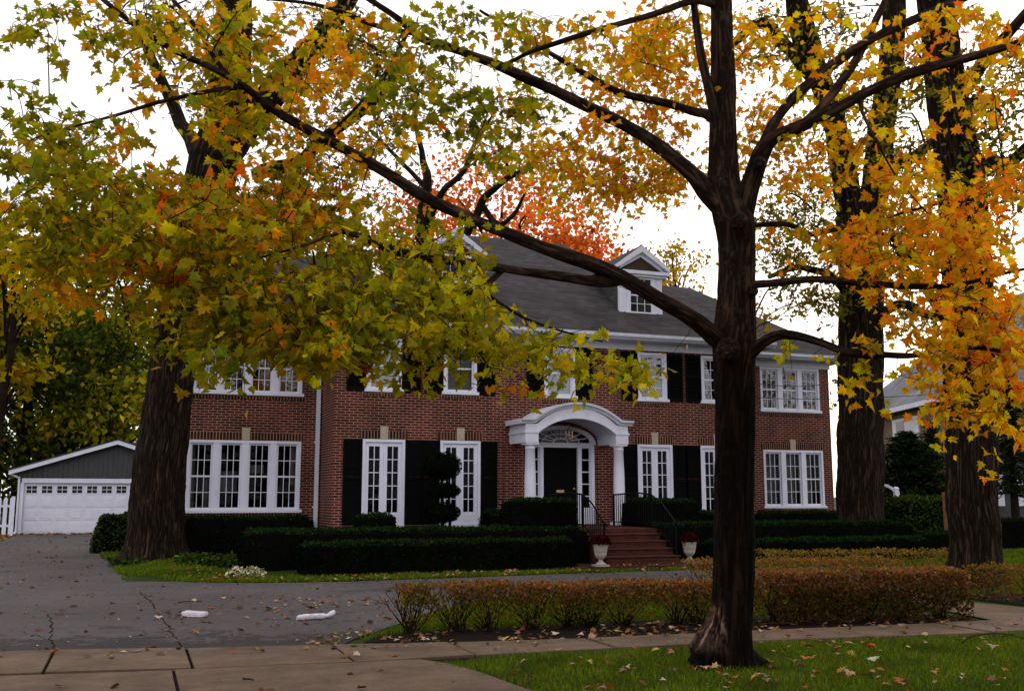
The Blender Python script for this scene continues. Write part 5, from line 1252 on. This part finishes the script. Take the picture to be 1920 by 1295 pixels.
# overhead cables in front of the right wing
def cable(px, label):
    pts = [at(*p) for p in px]; m = MB(); m.tube(pts, [.009]*len(pts), 6, seg=8); tag(m.build('power_line', M['cable']), label, 'cable', 'overhead cables')
cable([(1395,716,25.8),(1500,724,25.9),(1660,707,26),(1750,692,26),(1960,640,26.2)],'upper of two thin black cables crossing the right wing windows')
cable([(1395,743,25.8),(1500,748,25.9),(1660,744,26),(1760,737,26),(1960,712,26.2)],'lower of two thin black cables crossing the right wing windows')
cable([(1120,520,29.5),(1220,560,27.5),(1300,590,26.6),(1380,640,25.9)],'thin black cable sagging across the roof near right dormer')

# ------------------------------------------------------------------ small things on the ground
def newspaper(p, ang, L, W_, H, label, bag=False):
    c, s = math.cos(ang), math.sin(ang); n_ = 14; m = MB(); pr = None; prof = 14
    for k in range(n_+1):
        t_ = -.5+k/n_; w = W_*(1-(.25 if bag else .04)*abs(2*t_)**6); h = H*(1-.3*abs(2*t_)**5)
        if bag and k > n_*.74: f = (k-n_*.74)/(n_*.26); h *= .55+.5*f; w *= .6+.75*f
        row = []
        for j in range(prof):
            a = 2*math.pi*j/prof; e = .55 if bag else .22
            y = math.copysign(abs(math.cos(a))**e, math.cos(a))*w/2; z = math.copysign(abs(math.sin(a))**e, math.sin(a))*h/2+h/2
            q = mnoise.noise(Vector((t_*9, a*1.5, L*7)))*.012
            if bag and k > n_*.74: z += .05*((k-n_*.74)/(n_*.26))
            x = t_*L; row.append(m.vert((p[0]+x*c-y*s, p[1]+x*s+y*c, p[2]+z+q*(1 if z > .01 else 0))))
        if pr:
            for j in range(prof): m.face((pr[j], row[j], row[(j+1)%prof], pr[(j+1)%prof]), 0, True)
        else: m.face(row[::-1])
        pr = row
    m.face(pr); return tag(m.build('newspaper', M['paper']), label, 'newspaper')
q = on_z(366,1155,.014); m = MB(); ca, sa = math.cos(-.35), math.sin(-.35)
for k, (z0, z1, ox, oy) in enumerate(((.004,.020,0,0),(.022,.036,.006,.004),(.038,.052,-.004,.008))):
    o_ = [(-.15+ox,-.11+oy),(.15+ox,-.11+oy),(.14+ox,.10+oy),(-.15+ox,.11+oy)]
    c_ = [(q[0]+x*ca-y*sa, q[1]+x*sa+y*ca) for x, y in o_]
    m.face([m.vert((x, y, .014+z0)) for x, y in c_][::-1]); hi = [m.vert((x, y, .014+z1+(.018 if i in (0,3) else 0)*(k > 0))) for i, (x, y) in enumerate(c_)]; lo = [m.vert((x, y, .014+z0+.0005)) for x, y in c_]
    m.face(hi)
    for i in range(4): m.face((lo[i], lo[(i+1)%4], hi[(i+1)%4], hi[i]))
tag(m.build('newspaper', M['paper'], bevel=.004), 'folded white newspaper lying left on the grey driveway', 'newspaper')
q = on_z(592,1160,.014); newspaper((q[0],q[1],.014), .12, .50, .10, .07, 'long rolled newspaper in a white plastic bag on the driveway', True)
def stick(px, r_, label, z=.03, name='fallen_branch', side=()):
    m = MB(); pts = [on_z(x, y, z) for x, y in px]; pts = [p+np.array([0,0,rnd.uniform(0,.03)]) for p in pts]; m.tube(pts, [r_*(1-.6*i/len(pts)) for i in range(len(pts))], 6, seg=4, wig=1)
    for sd in side: m.tube([on_z(x, y, z+.03+.03*i) for i, (x, y) in enumerate(sd)], [r_*.6,r_*.4,r_*.2][:len(sd)], 5, seg=3)
    tag(m.build(name, M['trunk_far']), label, 'branch')
stick([(1804,1208),(1822,1198),(1850,1191),(1890,1193),(1920,1200)], .008, 'thin dark fallen branch on the grass at the right', .06, side=[[(1862,1193),(1868,1180),(1860,1168)],[(1880,1193),(1905,1186)]])
stick([(333,1131),(350,1129),(378,1127)], .008, 'short brown twig lying on the driveway above the folded newspaper', .02, 'fallen_twig')
stick([(455,1277),(468,1275),(476,1274)], .008, 'short brown twig on the concrete apron in the foreground', .035, 'fallen_twig')

# grass --------------------------------------------------------------
def grass(name, label, pts, n, h, pal, keep=None, w=.004):
    x0, x1 = min(p[0] for p in pts), max(p[0] for p in pts); y0, y1 = min(p[1] for p in pts), max(p[1] for p in pts)
    A = rng.uniform((x0,y0),(x1,y1),(n*3,2)); m_ = np.array([inside(a[0], a[1], pts) for a in A]); A = A[m_][:n]; N = len(A)
    tn = np.array([mnoise.noise(Vector((a[0]*1.6, a[1]*1.6, 0)))+.6*mnoise.noise(Vector((a[0]*5, a[1]*5, 2))) for a in A])
    P = np.concatenate([A, np.array([[gz(a[0],a[1])] for a in A])], 1)
    H = h*(.5+.9*rng.random(N))*(1+.3*tn); an = rng.random(N)*6.283; lean = rng.normal(0,.55,(N,2))*H[:,None]
    wv = np.stack([np.cos(an), np.sin(an), np.zeros(N)], 1)*w*(.7+.6*rng.random(N))[:,None]
    mid = P+np.concatenate([lean*.35, (H*.6)[:,None]], 1); tip = P+np.concatenate([lean, H[:,None]], 1)
    V = np.stack([P-wv, P+wv, mid+wv*.7, tip, mid-wv*.7], 1).reshape(-1,3)
    C = palette(N, pal, .22)*(1+.45*tn[:,None]); C = np.clip(C,.003,.5)
    o = link(name, fast_mesh(name, V, [(0,1,2,4),(4,2,3)], 5, N, C, [M['blade']])); return tag(o, label, 'grass', None, 'stuff')
GP = [(4,(.078,.140,.004)),(2,(.115,.155,.006)),(1,(.19,.16,.03)),(2,(.045,.09,.003))]
verge = [(-8.05,-15.68),(-7.0,-15.42),(-5,-15.52),(-3.1,-15.72),(-.8,-15.95),(2.2,-16.4),(2.2,-21),(-7.3,-21),(-7.62,-17.3),(-7.74,-16.3)]
grass('grass','short green grass of the roadside strip around the big maple', verge, 95000, .050, GP, w=.0038)
grass('grass','green grass behind and under the street hedge', [(-8.3,-13.8),(-7.7,-12.9),(-6.8,-11.5),(-5.8,-10.35),(-4.8,-9.65),(2.5,-9.4),(.5,-12),(.1,-13.4),(-3.8,-13.35),(-7.6,-13.3)], 42000, .06, GP, w=.006)
grass('grass','grass strip between the driveway and the dark front hedge', [(-11.0,-2.4),(-10.85,-3.0),(-10.32,-4.3),(-9.6,-5.12),(-8.6,-5.66),(-7.4,-5.84),(-5.3,-5.82),(-3.5,-5.66),(-1.78,-5.53),(1.2,-5.46),(6,-5.5),(6,-4.5),(1.9,-4.5),(1.8,-5.1),(-1.8,-5.1),(-1.8,-4.6),(-8.5,-4.6),(-9.4,-3.0),(-9.4,1),(-9.9,8.5),(-11.5,8.5),(-11.5,4.6),(-11.2,1.5)], 74000, .07, GP, w=.009)
grass('grass','lawn around the right hand elms beyond the rust pink hedge', [(2.9,-12.2),(4.6,-9.4),(6.6,-8),(6.6,-6.2),(4.6,-5.5),(4.6,-4.5),(14,-3.4),(18,-2.6),(18,-9),(9,-12)], 60000, .07, GP, w=.009)
# fallen leaves -------------------------------------------------------
LB = [(3,(.34,.22,.12)),(2,(.40,.17,.06)),(2,(.20,.11,.06)),(1,(.42,.30,.10)),(1,(.30,.07,.03)),(1,(.5,.42,.32))]
DBR = [(3,(.10,.055,.03)),(2,(.17,.10,.05)),(1,(.25,.15,.07)),(1,(.2,.05,.02))]
def litter(label, pts, n, size, pal, z=.0, fade=None, up=2.0):
    P = []
    x0, x1 = min(p[0] for p in pts), max(p[0] for p in pts); y0, y1 = min(p[1] for p in pts), max(p[1] for p in pts); g = 0
    while len(P) < n and g < n*60:
        g += 1; x, y = rnd.uniform(x0,x1), rnd.uniform(y0,y1)
        if inside(x, y, pts) and mnoise.noise(Vector((x*.9,y*.9,7)))+rnd.gauss(.1,.3) > 0: P.append((x, y, gz(x,y)+z+rnd.random()*.012))
    P = np.array(P); N = len(P); V = leaves(P, size*(.45+.75*rng.random(N)), palette(N, pal), MAPLE, None, up, .45)
    o = link('fallen_leaves', fast_mesh('fallen_leaves', *V[:4], V[4], [M['litter']])); return tag(o, label, 'leaves', None, 'stuff')
litter('fallen leaves scattered on the roadside grass strip', verge, 420, .085, LB, .05)
litter('crumbs of broken leaves over the whole driveway', [(-13.5,-13.0),(-8.8,-13.9),(-6.9,-11.4),(-4.8,-9.4),(1,-9.1),(1.2,-5.7),(-7.4,-6.0),(-10.5,-4.3),(-11.3,1.5),(-11.6,12),(-14.5,12)], 900, .035, DBR+LB, .020)
litter('fallen leaves scattered over the driveway', [p for p in drive_pts if p[0] < 4][:9]+[(1.0,-9.0),(1.2,-5.5)]+drive_pts[15:], 300, .085, DBR, .022)
litter('fallen leaves on the driveway around the newspapers', [(-10.4,-12.6),(-7.7,-12.9),(-6.3,-9.5),(-9.3,-8.0),(-10.6,-9.5)], 130, .085, DBR+LB, .022)
litter('fallen leaves and crumbs on the pavement', [(-13,-13.6),(-8,-15.5),(-7,-15.2),(.1,-15.8),(.1,-15.0),(-6.6,-14.6),(-12,-13.4)], 120, .075, LB+DBR, .045)
litter('fallen leaves on the concrete apron', [(-12.5,-15.3),(-8.1,-15.7),(-7.7,-17.3),(-12.5,-17.5)], 26, .07, DBR, .035)
litter('fallen leaves gathered under the street hedge', [(-8.2,-13.9),(-7.6,-13.3),(-3.8,-13.5),(-.4,-14.2),(-.4,-14.85),(-3.7,-14.75),(-6.6,-14.55)], 330, .085, LB+DBR, .02)
litter('fallen leaves on the grass before the front hedge', [(-10.3,-3.8),(-9.5,-5.1),(-7.4,-5.9),(1.8,-5.5),(1.8,-5.1),(-1.8,-4.7),(-8.5,-4.65),(-9.7,-3.4)], 260, .085, LB, .05)
litter('orange fallen leaves banked before the garage and fence', [(-15.6,21),(-10.4,22.2),(-10.4,22.9),(-15.6,22.9),(-16.8,21.5),(-16.6,16),(-15.1,14),(-15.3,20)], 420, .16, [(3,(.40,.17,.05)),(2,(.34,.22,.10)),(1,(.2,.1,.05))], .02)
litter('fallen leaves on the brick steps', [(-.9,-4.95),(1.6,-4.95),(1.6,-4.72),(-.9,-4.72)], 36, .08, LB, .10)
litter('fallen leaves and weeds at the broken driveway corner', [(-8.75,-14.1),(-8.3,-13.7),(-7.8,-12.9),(-8.2,-12.8),(-9.0,-13.6)], 70, .06, LB+[(3,(.05,.07,.012))], .02)

# ------------------------------------------------------------------ light
SUN_EL, SUN_AZ = R(14), R(52)
w = bpy.data.worlds.new('World'); S.world = w; w.use_nodes = True; nt = w.node_tree; nt.nodes.clear()
out = nt.nodes.new('ShaderNodeOutputWorld'); bg = nt.nodes.new('ShaderNodeBackground'); sky = nt.nodes.new('ShaderNodeTexSky')
sky.sky_type = 'NISHITA'; sky.sun_disc = False; sky.sun_elevation = SUN_EL; sky.sun_rotation = SUN_AZ; sky.air_density = 1.0; sky.dust_density = 3.0; sky.ozone_density = 1.0
mx = nt.nodes.new('ShaderNodeMix'); mx.data_type = 'RGBA'; mx.inputs[0].default_value = .80
nt.links.new(sky.outputs[0], mx.inputs[6]); mx.inputs[7].default_value = (12.7,12.1,11.9,1)     # high thin cloud over the sky
nt.links.new(mx.outputs[2], bg.inputs[0]); bg.inputs[1].default_value = .125; nt.links.new(bg.outputs[0], out.inputs[0])
sl = bpy.data.lights.new('sun', 'SUN'); sl.energy = .6; sl.angle = R(14); sl.color = (1,.90,.78)
so = bpy.data.objects.new('sun', sl); COL.objects.link(so); so.location = (30,40,40)
dirv = Vector((math.sin(SUN_AZ)*math.cos(SUN_EL), math.cos(SUN_AZ)*math.cos(SUN_EL), math.sin(SUN_EL)))
so.rotation_euler = dirv.to_track_quat('Z', 'Y').to_euler()
